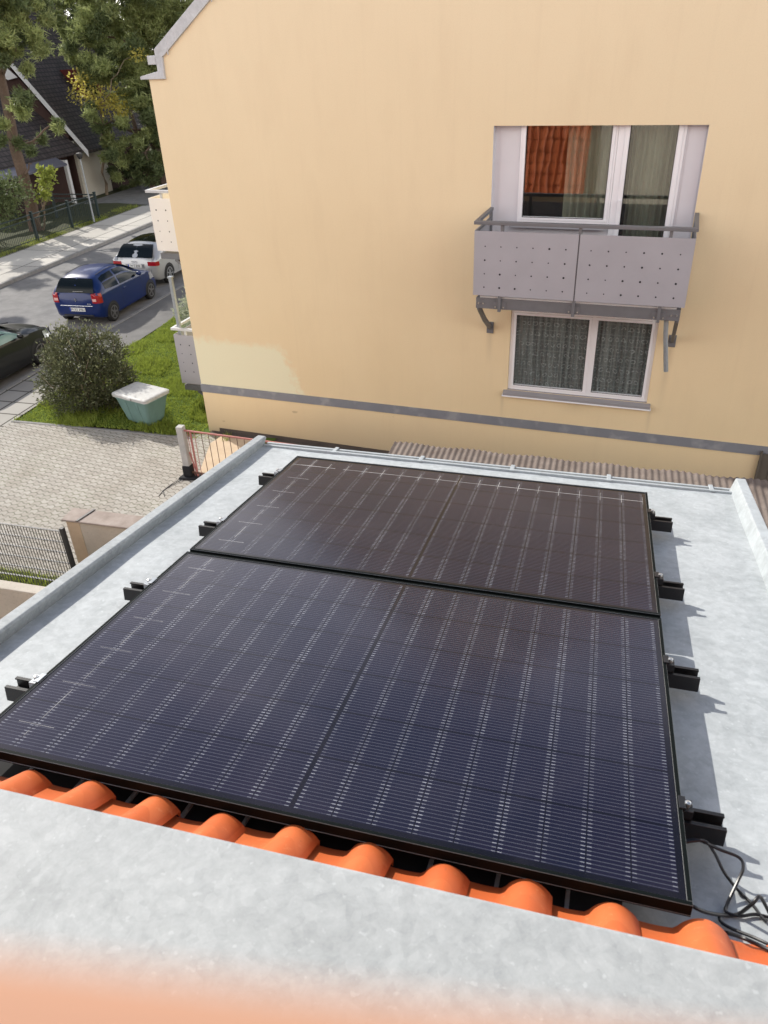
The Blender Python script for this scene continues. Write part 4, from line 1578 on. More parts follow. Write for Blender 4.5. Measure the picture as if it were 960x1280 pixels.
# lamp post on the far pavement
t = thing('street_lamp', 'slim grey street lamp post in front of the cream garage wall', 'street lamp', T(-22.25, 32.5, .125))
m = MB(); m.tube([(0, 0, 0), (0, 0, .5), (0, 0, 2.75)], [.05, .04, .032], 10); m.build('post', M['galv'], t, smooth=True)
m = MB()
m.tube([(0, 0, 2.75), (0, 0, 2.80), (0, 0, 2.92), (0, 0, 3.0), (0, 0, 3.03)], [.05, .10, .14, .13, .02], 12)
m.build('lamp_head', M['anthracite'], t, smooth=35)

# =================================================================== HOUSE ACROSS THE STREET
t = thing('dark_roofed_house', 'house with a steep dark tiled roof and white bargeboard behind the street fence', 'house')
ex, ez = -28.0, 2.3


def roof_slab(nm, xe, ze, run, slope, y0, y1, mat, th=.14):
    m = MB()
    a = (xe, y0, ze); b = (xe - run, y0, ze + run * slope)
    m.prism([a, b, (b[0], y0, b[2] + th), (a[0], y0, a[2] + th)], (0, y1 - y0, 0))
    return m.build(nm, mat, t)


ra = roof_slab('roof', -26.4, 2.3, 7.0, 1.23, 39.1, 47.5, M['roof_dark'])
m = MB()
m.prism([(-26.3, 39.03, 2.15), (-33.5, 39.03, 2.15 + 7.2 * 1.23), (-33.5, 39.03, 2.15 + 7.2 * 1.23 + .36), (-26.3, 39.03, 2.47)], (0, .06, 0))
m.prism([(-29.6, 39.02, 6.0), (-30.9, 39.02, 7.2), (-30.6, 39.02, 6.1), (-30.2, 39.02, 5.9)], (0, .05, 0))
m.build('bargeboard', M['white_board'], t)
m = MB()
m.prism([(-40.4, 39.1, 2.3), (-40.4, 39.1, 2.44), (-33.4, 39.1, 11.05), (-33.4, 39.1, 10.91)], (0, 8.4, 0))
m.build('roof', M['roof_dark'], t)
rb = roof_slab('porch_roof', -26.6, 2.36, 6.0, .80, 31.5, 39.0, M['roof_dark'])
rc_ = roof_slab('porch_eave', -26.0, 2.05, .62, .50, 30.8, 36.6, M['roof_blue'], .08)
m = MB(); m.prism([(-27.4, 39.2, -.1), (-39.6, 39.2, -.1), (-39.6, 39.2, 3.0), (-33.4, 39.2, 10.6), (-27.4, 39.2, 3.2)], (0, 8.0, 0)); m.build('wall', M['brown_wall'], t)
m = MB(); m.box(-33, -27.6, 31.8, 38.95, -.1, 2.5); m.build('wall', M['brown_wall'], t)
m = MB(); m.box(-27.38, -27.2, 39.25, 42.0, -.05, 2.9); m.build('wall', M['cream_wall'], t)
m = MB(); m.box(-26.75, -26.58, 37.3, 37.5, -.05, 2.2); m.box(-27.6, -26.6, 37.33, 37.45, 2.1, 2.2); m.build('porch_column', M['white_board'], t)
m = MB()
m.prism([(-28.3, 42.6, 4.5), (-28.3, 44.6, 4.5), (-28.3, 44.6, 6.2), (-28.3, 42.6, 6.2)], (-2.4, 0, 0))
m.build('dormer', M['maroon'], t)
m = MB(); m.box(-28.32, -28.28, 43.0, 44.2, 4.8, 5.9); m.build('dormer_window', M['car_glass'], t)
# another house far behind the trees
t = thing('far_house', 'pale house with a grey roof almost hidden far behind the pines', 'house', T(-52, 62, 0))
m = MB(); m.box(-5, 5, -4, 4, 0, 5); m.build('wall', M['cream_wall'], t)
m = MB(); m.prism([(-5.4, -4.5, 5), (5.4, -4.5, 5), (0, -4.5, 9)], (0, 9, 0)); m.build('roof', M['roof_blue'], t)
for k in range(3):
    m = MB(); m.box(-3.8 + k * 2.9, -2.6 + k * 2.9, -4.03, -3.99, 1.2, 2.7); m.build('window', M['car_glass'], t)

# =================================================================== TREES
def tree(name, label, base, blobs, mat, tufts, per, length, width, trunk_r, cat='tree', group=None, top=None, limbs=8, limb_r=.07, bark='bark', mats=None):
    base = Vector(base)
    t_ = thing(name, label, cat, T(*base), group)
    B = np.array([(b[0] - base.x, b[1] - base.y, b[2] - base.z, b[3], b[4], b[5]) for b in blobs])
    m_ = MB()
    tp = Vector(top) - base if top else Vector((float(B[:, 0].mean()), float(B[:, 1].mean()), float(B[:, 2].max())))
    pts = limb(m_, (0, 0, -.1), tp, trunk_r, trunk_r * .35, .012, 9)
    m_.build('trunk', M[bark], t_, smooth=True)
    m2 = MB()
    order = list(range(len(B))); random.shuffle(order)
    for i in order[:limbs]:
        b = B[i]
        zt = max(.25 * tp.z, min(b[2] - b[5] * .3, tp.z * .97))
        f = zt / max(.01, tp.z)
        s_ = Vector(pts[min(len(pts) - 1, int(f * (len(pts) - 1)))])
        limb(m2, s_, Vector(b[:3]), limb_r, limb_r * .25, .18, 6)
    m2.build('branches', M[bark if bark != 'bark' else 'bark'], t_, smooth=True)
    # sub-clumps give uneven outline and gaps
    w = (B[:, 3] * B[:, 4] * B[:, 5]) ** .67
    nsub = max(8, int(tufts / 42))
    idx = rng.choice(len(B), nsub, p=w / w.sum())
    d = rng.normal(size=(nsub, 3)); d /= np.linalg.norm(d, axis=1, keepdims=True)
    cs = B[idx, :3] + d * B[idx, 3:6] * (rng.random(nsub)[:, None] ** .4)
    rs = B[idx, 3:6].mean(1) * rng.uniform(.18, .38, nsub)
    k = rng.integers(0, nsub, tufts)
    dd = rng.normal(size=(tufts, 3)); dd /= np.linalg.norm(dd, axis=1, keepdims=True)
    cc = cs[k] + dd * (rs[k] * rng.random(tufts) ** .45)[:, None] * np.array([1.1, 1.1, .75])
    mats_ = mats or [mat]
    grp = k % len(mats_)
    for gi, mm in enumerate(mats_):
        sel = cc[grp == gi]
        if len(sel):
            needle_cloud('crown', sel, per, length, width, M[mm], t_)
    return t_


def bp(px, py, Y, r, rz=None):
    p_ = at_y(px, py, Y)
    return (p_.x, p_.y, p_.z, r, r * 1.1, rz or r * .85)


# near pine whose trunk stands behind the street fence
pb = at_z(44, 290, .1)
tree('pine_tree', 'pine with a bare brown trunk standing right behind the street fence', at_z(44, 290, 0),
     [bp(20, 120, 29, 1.1), bp(8, 170, 29, .8), bp(35, 175, 29.5, .55), bp(40, 205, 29.5, .4), bp(20, 60, 29, 1.2), bp(5, 20, 29, 1.4), bp(30, 15, 29.5, 1.0), bp(-30, 60, 28, 1.6), bp(-40, -20, 29, 2.2), bp(10, -60, 30, 2.2), bp(-30, -120, 29.5, 2.5), bp(30, -130, 30, 1.9), bp(75, 155, 31, .55), bp(60, 175, 31, .5)],
     'pine', 5200, 9, .24, .027, .30, top=at_y(-45, -90, 29.3), group='pines across the street', limbs=12, mats=['pine', 'pine_b', 'pine_dark'])
tree('pine_tree', 'big pine whose lower branches hang down between the dark roof and the gable wall', at_z(203, 232, 0),
     [bp(120, 25, 41, 1.5), bp(165, 20, 41, 1.6), bp(95, 60, 41, 1.2), bp(140, 70, 41, 1.6), bp(185, 65, 41, 1.5), bp(120, 100, 41.5, 1.2), bp(165, 115, 41, 1.5), bp(195, 120, 41, 1.2), bp(140, 150, 40, 1.1), bp(170, 165, 40, 1.3), bp(110, 150, 39, .8), bp(150, 190, 40, 1.0), bp(185, 200, 40, 1.1), bp(140, 215, 40.5, .7), bp(80, 40, 41, 1.0), bp(70, 15, 41, 1.0), bp(150, -30, 41, 2.0), bp(110, -30, 41, 1.6), bp(190, -40, 41, 2.2), bp(215, 30, 42, 1.5), bp(150, -90, 41, 2.0)],
     'pine', 11500, 8, .28, .034, .34, group='pines across the street', top=at_y(150, -120, 41), limbs=14, mats=['pine', 'pine_b', 'pine', 'pine_dark'])
tree('pine_tree', 'tall light green pine behind the ridge of the dark roof', (-33, 51, 0),
     [bp(60, 30, 50, 1.8), bp(90, 10, 50, 1.8), bp(40, 5, 50, 1.8), bp(60, -25, 50, 2.4), bp(110, 30, 50, 1.6), bp(95, 80, 49, 1.0), bp(110, 55, 50, 1.5), bp(140, 60, 51, 1.7), bp(150, 100, 50, 1.4), bp(150, 10, 51, 2.2), bp(200, 10, 51, 2.4), bp(230, 40, 51, 2.0), bp(210, 90, 51, 1.8), bp(120, -60, 51, 2.5), bp(200, -50, 51, 2.8), bp(30, -30, 50, 2.0)],
     'pine_b', 11000, 7, .30, .036, .30, group='pines across the street', limbs=10, mats=['pine_b', 'pine', 'pine_dark'])
tree('hedge_tree', 'dark bushy evergreen at the bend of the side street next to the gable wall', at_z(193, 240, 0),
     [bp(190, 215, 41.5, 1.0), bp(165, 222, 42.5, .9), bp(205, 190, 41.5, 1.1), bp(200, 150, 42, 1.3), bp(212, 110, 42, 1.2), bp(135, 228, 44, .9), bp(110, 222, 45, .9), bp(225, 200, 42, 1.2), bp(150, 200, 44, 1.2), bp(125, 195, 45, 1.1)],
     'pine_dark', 7000, 9, .20, .028, .2, limbs=6, mats=['pine_dark', 'pine', 'pine_dark'])
# autumn tree
t = thing('autumn_tree', 'small tree with yellow leaves glowing in front of the dark pine', 'tree', T(-26.6, 40.4, 0))
b0 = Vector((-26.6, 40.4, 0))
bl = [bp(100, 100, 39.8, .55), bp(112, 118, 39.6, .6), bp(125, 130, 39.6, .75), bp(140, 122, 39.6, .6), bp(150, 138, 39.6, .6), bp(92, 118, 40, .35), bp(172, 68, 39.5, .35)]
bl = [(b[0] - b0.x, b[1] - b0.y, b[2] - b0.z, b[3], b[4], b[5]) for b in bl]
leaf_cloud('crown', [(b[0], b[1], b[2], b[3] * 1.35, b[4] * 1.35, b[5] * 1.3) for b in bl], 1300, .15, M['yellow_leaf'], t, slim=.6, shell=.05, droop=.5)
m = MB()
limb(m, (0, 0, 0), bl[2][:3], .09, .03, .06, 8)
for b in bl:
    limb(m, bl[2][:3], b[:3], .03, .01, .2, 5)
m.build('trunk', M['branch'], t, smooth=True)
# shrubs below the near pine
t = thing('shrub', 'yellow-green shrub lit by the sun beside the pine trunk', 'shrub', T(-23.7, 30.6, .1))
b0 = Vector((-23.7, 30.6, .1))
bl = [bp(57, 226, 30.4, .38), bp(55, 243, 30.4, .38), bp(50, 213, 30.4, .22), bp(63, 214, 30.6, .22)]
leaf_cloud('foliage', [(b[0] - b0.x, b[1] - b0.y, b[2] - b0.z, b[3], b[4], b[5]) for b in bl], 600, .16, M['lime_leaf'], t, slim=.6, shell=.05)
m = MB()
for b in bl:
    limb(m, (0, 0, 0), (b[0] - b0.x, b[1] - b0.y, b[2] - b0.z), .03, .01, .15, 5)
m.build('stem', M['branch'], t, smooth=True)
t = thing('shrub', 'dark green shrub left of the pine trunk behind the fence', 'shrub', T(-25.2, 28.8, .1))
b0 = Vector((-25.2, 28.8, .1))
bl = [bp(10, 240, 28.4, .9), bp(0, 265, 27.8, .8), bp(-20, 240, 28, 1.0)]
leaf_cloud('foliage', [(b[0] - b0.x, b[1] - b0.y, b[2] - b0.z, b[3], b[4], b[5]) for b in bl], 4200, .14, M['pine_dark'], t, slim=.5, shell=.3)
m = MB()
for b in bl:
    limb(m, (0, 0, 0), (b[0] - b0.x, b[1] - b0.y, b[2] - b0.z), .04, .01, .15, 5)
m.build('stem', M['branch'], t, smooth=True)


def blobs_round(cx, cy, z0, z1, r, n):
    out = []
    for k in range(n):
        f = k / max(1, n - 1)
        a = random.uniform(0, 6.28); q = r * random.uniform(.15, .75)
        rr = r * random.uniform(.4, .62)
        out.append((cx + q * math.cos(a), cy + q * math.sin(a), z0 + (z1 - z0) * f, rr, rr, rr * .75))
    return out


# street trees left of the picture (they shade the road) and woodland behind
for i, (x, y, z0, z1, r, nn, lab) in enumerate([(-26.5, 23.5, 4.5, 10.5, 3.0, 9, 'street tree left of the near pine, shading the parked cars'),
                                            (-25.5, 17.0, 4.5, 10.0, 2.8, 8, 'garden tree farther left along the street fence'),
                                            (-30.0, 31.5, 5.5, 11.5, 2.6, 8, 'tall tree beside the porch of the dark roofed house')]):
    tree('street_tree', lab, (x, y, 0), blobs_round(x, y, z0, z1, r, nn), 'pine_b', 1300, 8, .32, .055, .26, limbs=7, mats=['pine_b', 'pine'])
for i, (x, y, h, r, lab) in enumerate([(-62, 75, 16, 6, 'leftmost of the dark trees closing the view behind the houses'), (-50, 82, 18, 6.5, 'second of the dark trees closing the view, from the left'), (-38, 78, 17, 6, 'dark tree closing the view behind the light green pine'),
                                      (-26, 72, 16, 6, 'dark tree closing the view behind the side street'), (-15, 66, 15, 5.5, 'dark tree closing the view behind the gable house'), (-78, 70, 17, 7, 'far dark tree at the outer left of the wood'), (-44, 60, 12, 4.5, 'dark tree between the far house and the light green pine')]):
    tree('woodland_tree', lab, (x, y, 0), blobs_round(x, y, 2.0, h, r, 12), 'pine_dark', 3400, 7, .55, .09, .35, limbs=6, group='dark trees behind the houses', mats=['pine_dark', 'pine'])

# =================================================================== CARS
def interp(keys, t_):
    """smooth interpolation of tuples keyed by first element (monotone cubic-ish)"""
    if t_ <= keys[0][0]: return keys[0][1:]
    if t_ >= keys[-1][0]: return keys[-1][1:]
    for i in range(len(keys) - 1):
        a, b = keys[i], keys[i + 1]
        if a[0] <= t_ <= b[0]:
            f = (t_ - a[0]) / (b[0] - a[0])
            pa = keys[max(0, i - 1)]; pb = keys[min(len(keys) - 1, i + 2)]
            out = []
            for k in range(1, len(a)):
                h_ = b[0] - a[0]
                ma = (b[k] - pa[k]) / (b[0] - pa[0]) if b[0] != pa[0] else 0
                mb = (pb[k] - a[k]) / (pb[0] - a[0]) if pb[0] != a[0] else 0
                s1 = (b[k] - a[k]) / h_
                if s1 == 0: ma = mb = 0
                else:
                    ma = max(min(ma, 3 * s1), 0) if s1 > 0 else min(max(ma, 3 * s1), 0)
                    mb = max(min(mb, 3 * s1), 0) if s1 > 0 else min(max(mb, 3 * s1), 0)
                f2, f3 = f * f, f * f * f
                out.append((2 * f3 - 3 * f2 + 1) * a[k] + (f3 - 2 * f2 + f) * h_ * ma + (-2 * f3 + 3 * f2) * b[k] + (f3 - f2) * h_ * mb)
            return tuple(out)


class Car:
    """keys: (y, zbottom, zbelt, zroof, wbottom, wbelt, wroof); y from the rear bumper"""
    def __init__(s, keys): s.k = keys

    def sec(s, y): return interp(s.k, y)

    def half(s, y):
        zb, zl, zr, wb, wl, wr = s.sec(y)
        zm = zb + (zl - zb) * .52
        cr = (zr - zl)
        return [(0, zb), (wb * .92, zb), (wb, zb + .05), (max(wb, wl) + .012, zm), (wl + .006, zl - .05), (wl, zl), (wl + (wr - wl) * .5 + .01, zl + cr * .5), (wr + .005, zr - .10), (wr - .06, zr - .034), (wr * .55, zr - .002), (0, zr + .012)]

    def side(s, y, z):
        """half width at height z above the belt"""
        pts = s.half(y)[4:9]
        for (w0, z0), (w1, z1) in zip(pts[:-1], pts[1:]):
            if z0 <= z <= z1 and z1 > z0:
                return w0 + (w1 - w0) * (z - z0) / (z1 - z0)
        return pts[-1][0] if z > pts[-1][1] else pts[0][0]

    def low(s, y, z):
        pts = s.half(y)[2:6]
        for (w0, z0), (w1, z1) in zip(pts[:-1], pts[1:]):
            if z0 <= z <= z1 and z1 > z0:
                return w0 + (w1 - w0) * (z - z0) / (z1 - z0)
        return pts[-1][0]

    def top_y(s, z, rear=True):
        """y at which the roof profile reaches z"""
        n = 400
        y0, y1 = s.k[0][0], s.k[-1][0]
        rng_ = range(n + 1) if rear else range(n, -1, -1)
        for i in rng_:
            y = y0 + (y1 - y0) * i / n
            if s.sec(y)[2] >= z:
                return y
        return y0

    def body(s, m, n=56):
        y0, y1 = s.k[0][0], s.k[-1][0]
        ys = sorted(set([k[0] for k in s.k] + [y0 + (y1 - y0) * i / n for i in range(n + 1)]))
        rings = []
        for y in ys:
            h_ = s.half(y)
            rings.append([(x, y, z) for x, z in h_] + [(-x, y, z) for x, z in reversed(h_[1:-1])])
        loft(m, rings)


def patch_side(m, car, sx, poly_top, poly_bot, n=14, off=.006, nv=4):
    """window between two curves given as lists of (y,z)"""
    def ev(c_, t_):
        ys = [q[0] for q in c_]
        L = t_ * (len(c_) - 1); i = min(int(L), len(c_) - 2); f = L - i
        return c_[i][0] + (c_[i + 1][0] - c_[i][0]) * f, c_[i][1] + (c_[i + 1][1] - c_[i][1]) * f
    def fn(u, v):
        a = ev(poly_bot, u); b = ev(poly_top, u)
        y = a[0] + (b[0] - a[0]) * v; z = a[1] + (b[1] - a[1]) * v
        return (sx * (car.side(y, z) + off), y, z)
    m.grid(fn, n, nv)


def make_car(name, label, loc, rz, P):
    t = thing(name, label, 'car', T(*loc) @ RZ(rz), 'cars parked along the kerb')
    car = Car(P['keys'])
    m = MB(); car.body(m)
    body = m.build('body', M[P['paint']], t, smooth=50)
    L = P['keys'][-1][0]
    # windows
    zr0, zr1 = P['rear_glass']
    hw = P['rear_w']
    m = MB()
    def rear(u, v):
        z = zr0 + (zr1 - zr0) * v
        x = (hw - .09 * v - .03 * max(0, v - .8) / .2) * (2 * u - 1)
        return (x, car.top_y(z + .004 * 0) - .010 - .018 * (1 - (2 * u - 1) ** 2) * 0, z + .006)
    m.grid(rear, 10, 8)
    m.build('rear_window', M['car_glass'], t, smooth=True)
    m = MB()
    zf0, zf1 = P['front_glass']
    def front(u, v):
        z = zf0 + (zf1 - zf0) * v
        x = (P['front_w'] - .08 * v) * (2 * u - 1)
        return (x, car.top_y(z, False) + .010, z + .008)
    m.grid(front, 10, 8)
    m.build('windscreen', M[P.get('screen', 'car_glass')], t, smooth=True)
    for sx in (-1, 1):
        for top, bot in P['side']:
            m = MB(); patch_side(m, car, sx, top, bot); m.build('side_window', M[P.get('sideglass', 'car_glass')], t, smooth=True)
    # wheels
    wr = P['wheel_r']
    for y in P['axles']:
        for sx in (-1, 1):
            xo = max(car.low(y, wr * 1.0), car.low(y, .5)) + .004
            m = MB()
            seg = [(xo * sx, y + (wr + .055) * math.cos(math.pi * k / 16), wr + (wr + .055) * math.sin(math.pi * k / 16) * 1.0) for k in range(17)]
            seg += [((xo - .02) * sx, y - wr - .055, .22), ((xo - .02) * sx, y + wr + .055, .22)]
            ctr = (xo * sx, y, wr)
            vs = [ctr] + [(sx * (car.low(p_[1], max(.24, min(p_[2], .78))) + .006), p_[1], p_[2]) for p_ in seg]
            m.raw(vs, [(0, i, i + 1) for i in range(1, len(vs) - 1)])
            m.build('wheel_arch', M['black_trim'], t)
            w = MB()
            xa, xb = sx * (xo - .16), sx * (xo + .012)
            w.tube([(xa, y, wr), (xa + sx * .02, y, wr), (xb - sx * .03, y, wr), (xb, y, wr), (xb, y, wr)], [wr - .03, wr, wr, wr - .03, wr - .10], 28)
            ty = w.build('wheel', M['rubber'], t, smooth=35)
            rm = MB()
            rr = wr - .095
            xc = xb + sx * .004
            ns = P['spokes']
            for k in range(ns):
                a = 2 * math.pi * k / ns
                d = Vector((0, math.cos(a), math.sin(a))); e = Vector((0, -math.sin(a), math.cos(a)))
                c0 = Vector((xc, y, wr))
                rm.poly([tuple(c0 + d * .05 - e * .03), tuple(c0 + d * rr - e * .022), tuple(c0 + d * rr + e * .022), tuple(c0 + d * .05 + e * .03)] if sx > 0 else
                        [tuple(c0 + d * .05 + e * .03), tuple(c0 + d * rr + e * .022), tuple(c0 + d * rr - e * .022), tuple(c0 + d * .05 - e * .03)])
            ring = []
            for k in range(24):
                a = 2 * math.pi * k / 24; a2 = 2 * math.pi * (k + 1) / 24
                rm.quad((xc, y + (rr - .02) * math.cos(a), wr + (rr - .02) * math.sin(a)), (xc, y + (rr + .014) * math.cos(a), wr + (rr + .014) * math.sin(a)),
                        (xc, y + (rr + .014) * math.cos(a2), wr + (rr + .014) * math.sin(a2)), (xc, y + (rr - .02) * math.cos(a2), wr + (rr - .02) * math.sin(a2)))
            rm.tube([(xc - sx * .001, y, wr), (xc + sx * .008, y, wr)], [.06, .05], 12)
            rm.build('rim', M[P['rim']], ty)
    # tail lamps wrap round the corners
    for sx in (-1, 1):
        m = MB()
        z0, z1, xin, wrap = P['tail']
        def fn(u, v):
            z = z0 + (z1 - z0) * v
            # across the rear face, then forward along the flank
            if u < .5:
                f = u / .5
                x = xin + (car.low(0., z) + .004 - xin) * f
                y = -.014 + .010 * f ** 3
            else:
                f = (u - .5) / .5
                y = wrap * f * f - .002 * (1 - f)
                x = car.low(max(0., y), z) + .012
            if z > car.sec(max(y, .02))[1]:
                x = min(x, car.side(max(y, .03), z) + .012)
            return (sx * x, y, z)
        m.grid(fn, 20, 5)
        lp_ = m.build('tail_lamp', M['lamp_red'], t, smooth=True)
        if P.get('clear'):
            m2 = MB()
            zc = z0 + (z1 - z0) * .38
            xm = car.low(.10, zc) - .02
            m2.box(min(sx * (xin + .02), sx * (xm - .08)), max(sx * (xin + .02), sx * (xm - .08)), -.022, -.013, zc - .05, zc + .03)
            m2.build('reversing_lens', M['lamp_pink'], lp_)
    # rear face details
    m = MB(); zb = P['plate_z']
    m.box(-.26, .26, -.020, -.010, zb - .055, zb + .055)
    pl = m.build('number_plate', M['plate'], t, bevel=.004)
    m = MB(); m.box(-.258, -.218, -.0225, -.0202, zb - .052, zb + .052); m.build('plate_strip', M['plate_blue'], pl)
    text_mesh('plate_text', P['text'], .105, M['plate_ink'], pl, T(.018, -.0212, zb - .003) @ Matrix.Rotation(R(90), 4, 'X'))
    for nm, (x0, x1, y0, y1, z0, z1), mt in P['extras']:
        m = MB(); m.box(x0, x1, y0, y1, z0, z1); m.build(nm, M[mt], t, bevel=.008)
    # mirrors and door handles
    for sx in (-1, 1):
        y = P['mirror_y']; z = P['mirror_z']
        xw = car.side(y, z)
        m = MB()
        loft(m, [[(sx * (xw + .02 + .16 * f), y + .05 * math.cos(a) * g_, z + .07 + .06 * math.sin(a) * g_) for a in [2 * math.pi * k / 10 for k in range(10)]] for f, g_ in ((0, .5), (.25, 1.), (.8, 1.05), (1., .6))])
        m.build('mirror', M[P['paint']], t, smooth=True)
        for hy in P['handles']:
            m = MB(); xh = car.low(hy, P['handle_z'])
            m.box(min(sx * (xh - .01), sx * (xh + .03)), max(sx * (xh - .01), sx * (xh + .03)), hy - .09, hy + .09, P['handle_z'] - .018, P['handle_z'] + .018)
            m.build('door_handle', M[P['paint']], t, bevel=.006)
        m = MB()
        for y0, y1 in P['gaps']:
            z0 = .32; z1 = car.sec(y0)[1] - .01
            for i in range(6):
                za = z0 + (z1 - z0) * i / 6; zc = z0 + (z1 - z0) * (i + 1) / 6
                ya = y0 + (y1 - y0) * i / 6; yc = y0 + (y1 - y0) * (i + 1) / 6
                m.quad((sx * (car.low(ya, za) + .003), ya - .005, za), (sx * (car.low(ya, za) + .003), ya + .005, za), (sx * (car.low(yc, zc) + .003), yc + .005, zc), (sx * (car.low(yc, zc) + .003), yc - .005, zc))
        m.build('door_gap', M['black_trim'], t)
        m = MB()
        z0, z1, yb = P['head']
        def hf(u, v):
            y = L - yb + yb * .9 * u
            z = z0 + (z1 - z0) * v
            return (sx * (car.low(y, z) + .012), y, z)
        m.grid(hf, 8, 3); m.build('headlamp', M['chrome'], t, smooth=True)
    P.get('post', lambda *_: 0)(t, car, body)
    return t


blue = dict(
    keys=[(0, .36, .90, .95, .60, .68, .60), (.04, .29, .93, 1.00, .70, .76, .62), (.15, .23, .95, 1.17, .79, .81, .61), (.34, .20, .95, 1.36, .82, .825, .575), (.60, .18, .95, 1.43, .825, .825, .545), (1.2, .17, .94, 1.465, .825, .825, .56),
          (1.75, .17, .93, 1.42, .825, .825, .55), (2.15, .17, .92, 1.28, .825, .82, .58), (2.75, .18, .90, .985, .82, .80, .66), (3.1, .19, .84, .915, .81, .78, .64), (3.45, .22, .70, .79, .76, .70, .56), (3.58, .30, .58, .64, .64, .56, .46)],
    paint='paint_blue', rear_glass=(.985, 1.345), rear_w=.645, front_glass=(1.0, 1.40), front_w=.60,
    side=[([(1.30, 1.37), (1.75, 1.35), (2.12, 1.24), (2.42, 1.04)], [(1.24, .965), (1.75, .95), (2.2, .95), (2.56, .955)]), ([(.50, 1.30), (.75, 1.35), (1.20, 1.37)], [(.44, 1.02), (.75, .985), (1.16, .965)])],
    wheel_r=.285, axles=(.58, 2.95), spokes=5, rim='rim_dark', tail=(.70, .98, .56, .14), clear=True, plate_z=.50, text='M\u00b7XS 3961',
    extras=[('bumper_strip', (-.55, .55, -.018, .02, .60, .622), 'chrome'), ('rear_wiper', (-.05, .30, .02, .045, 1.02, 1.035), 'black_trim'), ('model_script', (.36, .50, -.010, -.004, .665, .68), 'chrome'), ('bumper_grille', (-.5, .5, -.012, .03, .30, .345), 'black_trim')],
    mirror_y=2.28, mirror_z=.94, handles=(1.42,), handle_z=.80, gaps=[(1.22, 1.2), (2.5, 2.46)], head=(.62, .82, .55))


def blue_post(t, car, body):
    # diamond emblem on the tailgate
    m = MB()
    o = [(0, .06), (.042, 0), (0, -.06), (-.042, 0)]
    i_ = [(0, .032), (.022, 0), (0, -.032), (-.022, 0)]
    for k in range(4):
        a, b = o[k], o[(k + 1) % 4]; c_, d = i_[(k + 1) % 4], i_[k]
        m.prism([(a[0], -.018, .79 + a[1]), (b[0], -.018, .79 + b[1]), (c_[0], -.018, .79 + c_[1]), (d[0], -.018, .79 + d[1])], (0, .01, 0))
    m.build('emblem', M['chrome'], t)
    for sx in (-1, 1):
        m = MB()
        m.tube([(sx * (car.sec(y)[5] - .05), y, car.sec(y)[2] - .02) for y in (.55, .9, 1.3, 1.7, 2.0)], .008, 6)
        m.build('roof_trim', M['black_trim'], t)


blue['post'] = blue_post
make_car('parked_car', 'small dark blue hatchback parked behind the silver car', (-13.72, 18.66, .0), R(2.0), blue)

silver = dict(
    keys=[(0, .36, .86, .90, .70, .78, .70), (.05, .28, .92, .98, .80, .84, .68), (.18, .22, .95, 1.10, .84, .862, .65), (.45, .20, .96, 1.33, .865, .868, .605), (.80, .18, .96, 1.40, .87, .868, .58), (1.4, .17, .95, 1.425, .87, .868, .575),
          (2.0, .17, .94, 1.39, .87, .868, .57), (2.4, .17, .93, 1.28, .87, .86, .58), (3.0, .18, .90, .975, .865, .85, .70), (3.5, .20, .80, .88, .84, .80, .66), (3.85, .25, .66, .72, .76, .70, .56), (3.95, .34, .56, .60, .66, .58, .48)],
    paint='paint_silver', rear_glass=(.985, 1.345), rear_w=.69, front_glass=(.99, 1.35), front_w=.62,
    side=[([(1.45, 1.335), (1.95, 1.31), (2.35, 1.20), (2.62, 1.04)], [(1.42, .985), (1.9, .97), (2.4, .965), (2.76, .965)]), ([(.62, 1.25), (.95, 1.31), (1.38, 1.335)], [(.66, 1.04), (.95, 1.0), (1.35, .985)])],
    wheel_r=.315, axles=(.70, 3.17), spokes=7, rim='rim', tail=(.74, .88, .50, .13), plate_z=.73, text='M\u00b7T 838',
    extras=[('bumper_insert', (-.55, .55, -.012, .03, .28, .36), 'black_trim'), ('plate_recess', (-.36, .36, -.009, .01, .655, .80), 'rim'), ('reflector', (.40, .62, -.014, .01, .44, .465), 'lamp_red'), ('reflector', (-.62, -.40, -.014, .01, .44, .465), 'lamp_red')],
    mirror_y=2.45, mirror_z=.95, handles=(1.55,), handle_z=.83, gaps=[(1.4, 1.38), (2.7, 2.66)], head=(.60, .78, .55))


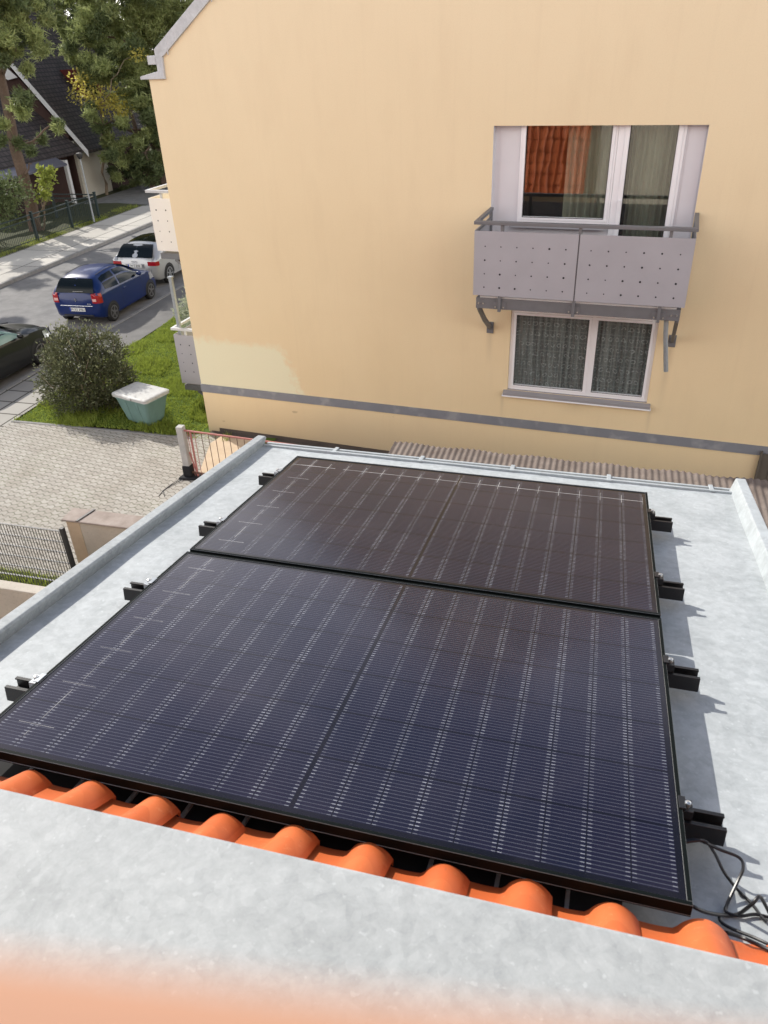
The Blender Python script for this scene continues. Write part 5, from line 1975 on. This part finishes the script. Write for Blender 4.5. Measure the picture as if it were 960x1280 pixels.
def silver_post(t, car, body):
    # dark glass roof ahead of the silver rear spoiler
    m = MB()
    def fn(u, v):
        y = .72 + 1.55 * v
        s_ = car.sec(y)
        x = (s_[5] - .06) * (2 * u - 1)
        zr = s_[2]
        return (x, y, zr + .012 - .028 * max(0, abs(2 * u - 1) - .55) / .45)
    m.grid(fn, 10, 12)
    m.build('dark_roof', M['car_glass'], t, smooth=True)
    m = MB()
    for k in range(4):
        c0 = -.075 + .05 * k
        pts = [(c0 + .034 * math.cos(2 * math.pi * a / 16), -.012, .86 + .034 * math.sin(2 * math.pi * a / 16)) for a in range(17)]
        m.tube(pts, .005, 5, cap=False)
    m.build('emblem', M['chrome'], t)


silver['post'] = silver_post
make_car('parked_car', 'silver hatchback with a dark roof parked ahead of the blue car', (-14.20, 22.85, .0), R(1.5), silver)

black = dict(
    keys=[(0, .40, .88, .93, .72, .76, .64), (.06, .30, .92, .97, .82, .84, .66), (.6, .20, .95, 1.04, .88, .87, .64), (1.0, .18, .95, 1.18, .89, .88, .60), (1.5, .17, .95, 1.36, .89, .88, .56), (2.1, .17, .94, 1.40, .89, .88, .55),
          (2.6, .17, .93, 1.34, .89, .87, .56), (3.2, .17, .91, 1.03, .89, .86, .68), (3.7, .18, .87, .95, .885, .84, .66), (4.15, .21, .76, .85, .85, .77, .58), (4.36, .28, .62, .70, .74, .64, .50), (4.42, .38, .56, .60, .62, .54, .42)],
    paint='paint_black', rear_glass=(1.06, 1.34), rear_w=.56, front_glass=(1.05, 1.33), front_w=.60, screen='green_glass', sideglass='green_glass',
    side=[([(1.9, 1.32), (2.3, 1.30), (2.62, 1.20), (2.9, 1.05)], [(1.85, .975), (2.3, .965), (2.7, .955), (3.05, .955)]), ([(1.15, 1.20), (1.45, 1.29), (1.85, 1.32)], [(1.05, 1.02), (1.4, .985), (1.8, .975)])],
    wheel_r=.325, axles=(.85, 3.52), spokes=5, rim='rim_dark', tail=(.70, .88, .48, .2), plate_z=.62, text='M\u00b7PE 427',
    extras=[('bumper_insert', (-.6, .6, -.012, .03, .30, .40), 'black_trim')],
    mirror_y=2.85, mirror_z=.93, handles=(1.95,), handle_z=.84, gaps=[(1.85, 1.82), (3.1, 3.05)], head=(.60, .80, .6))
make_car('parked_car', 'black car at the left edge with sun glinting on its bonnet', (-13.70, 12.05, .0), R(0), black)
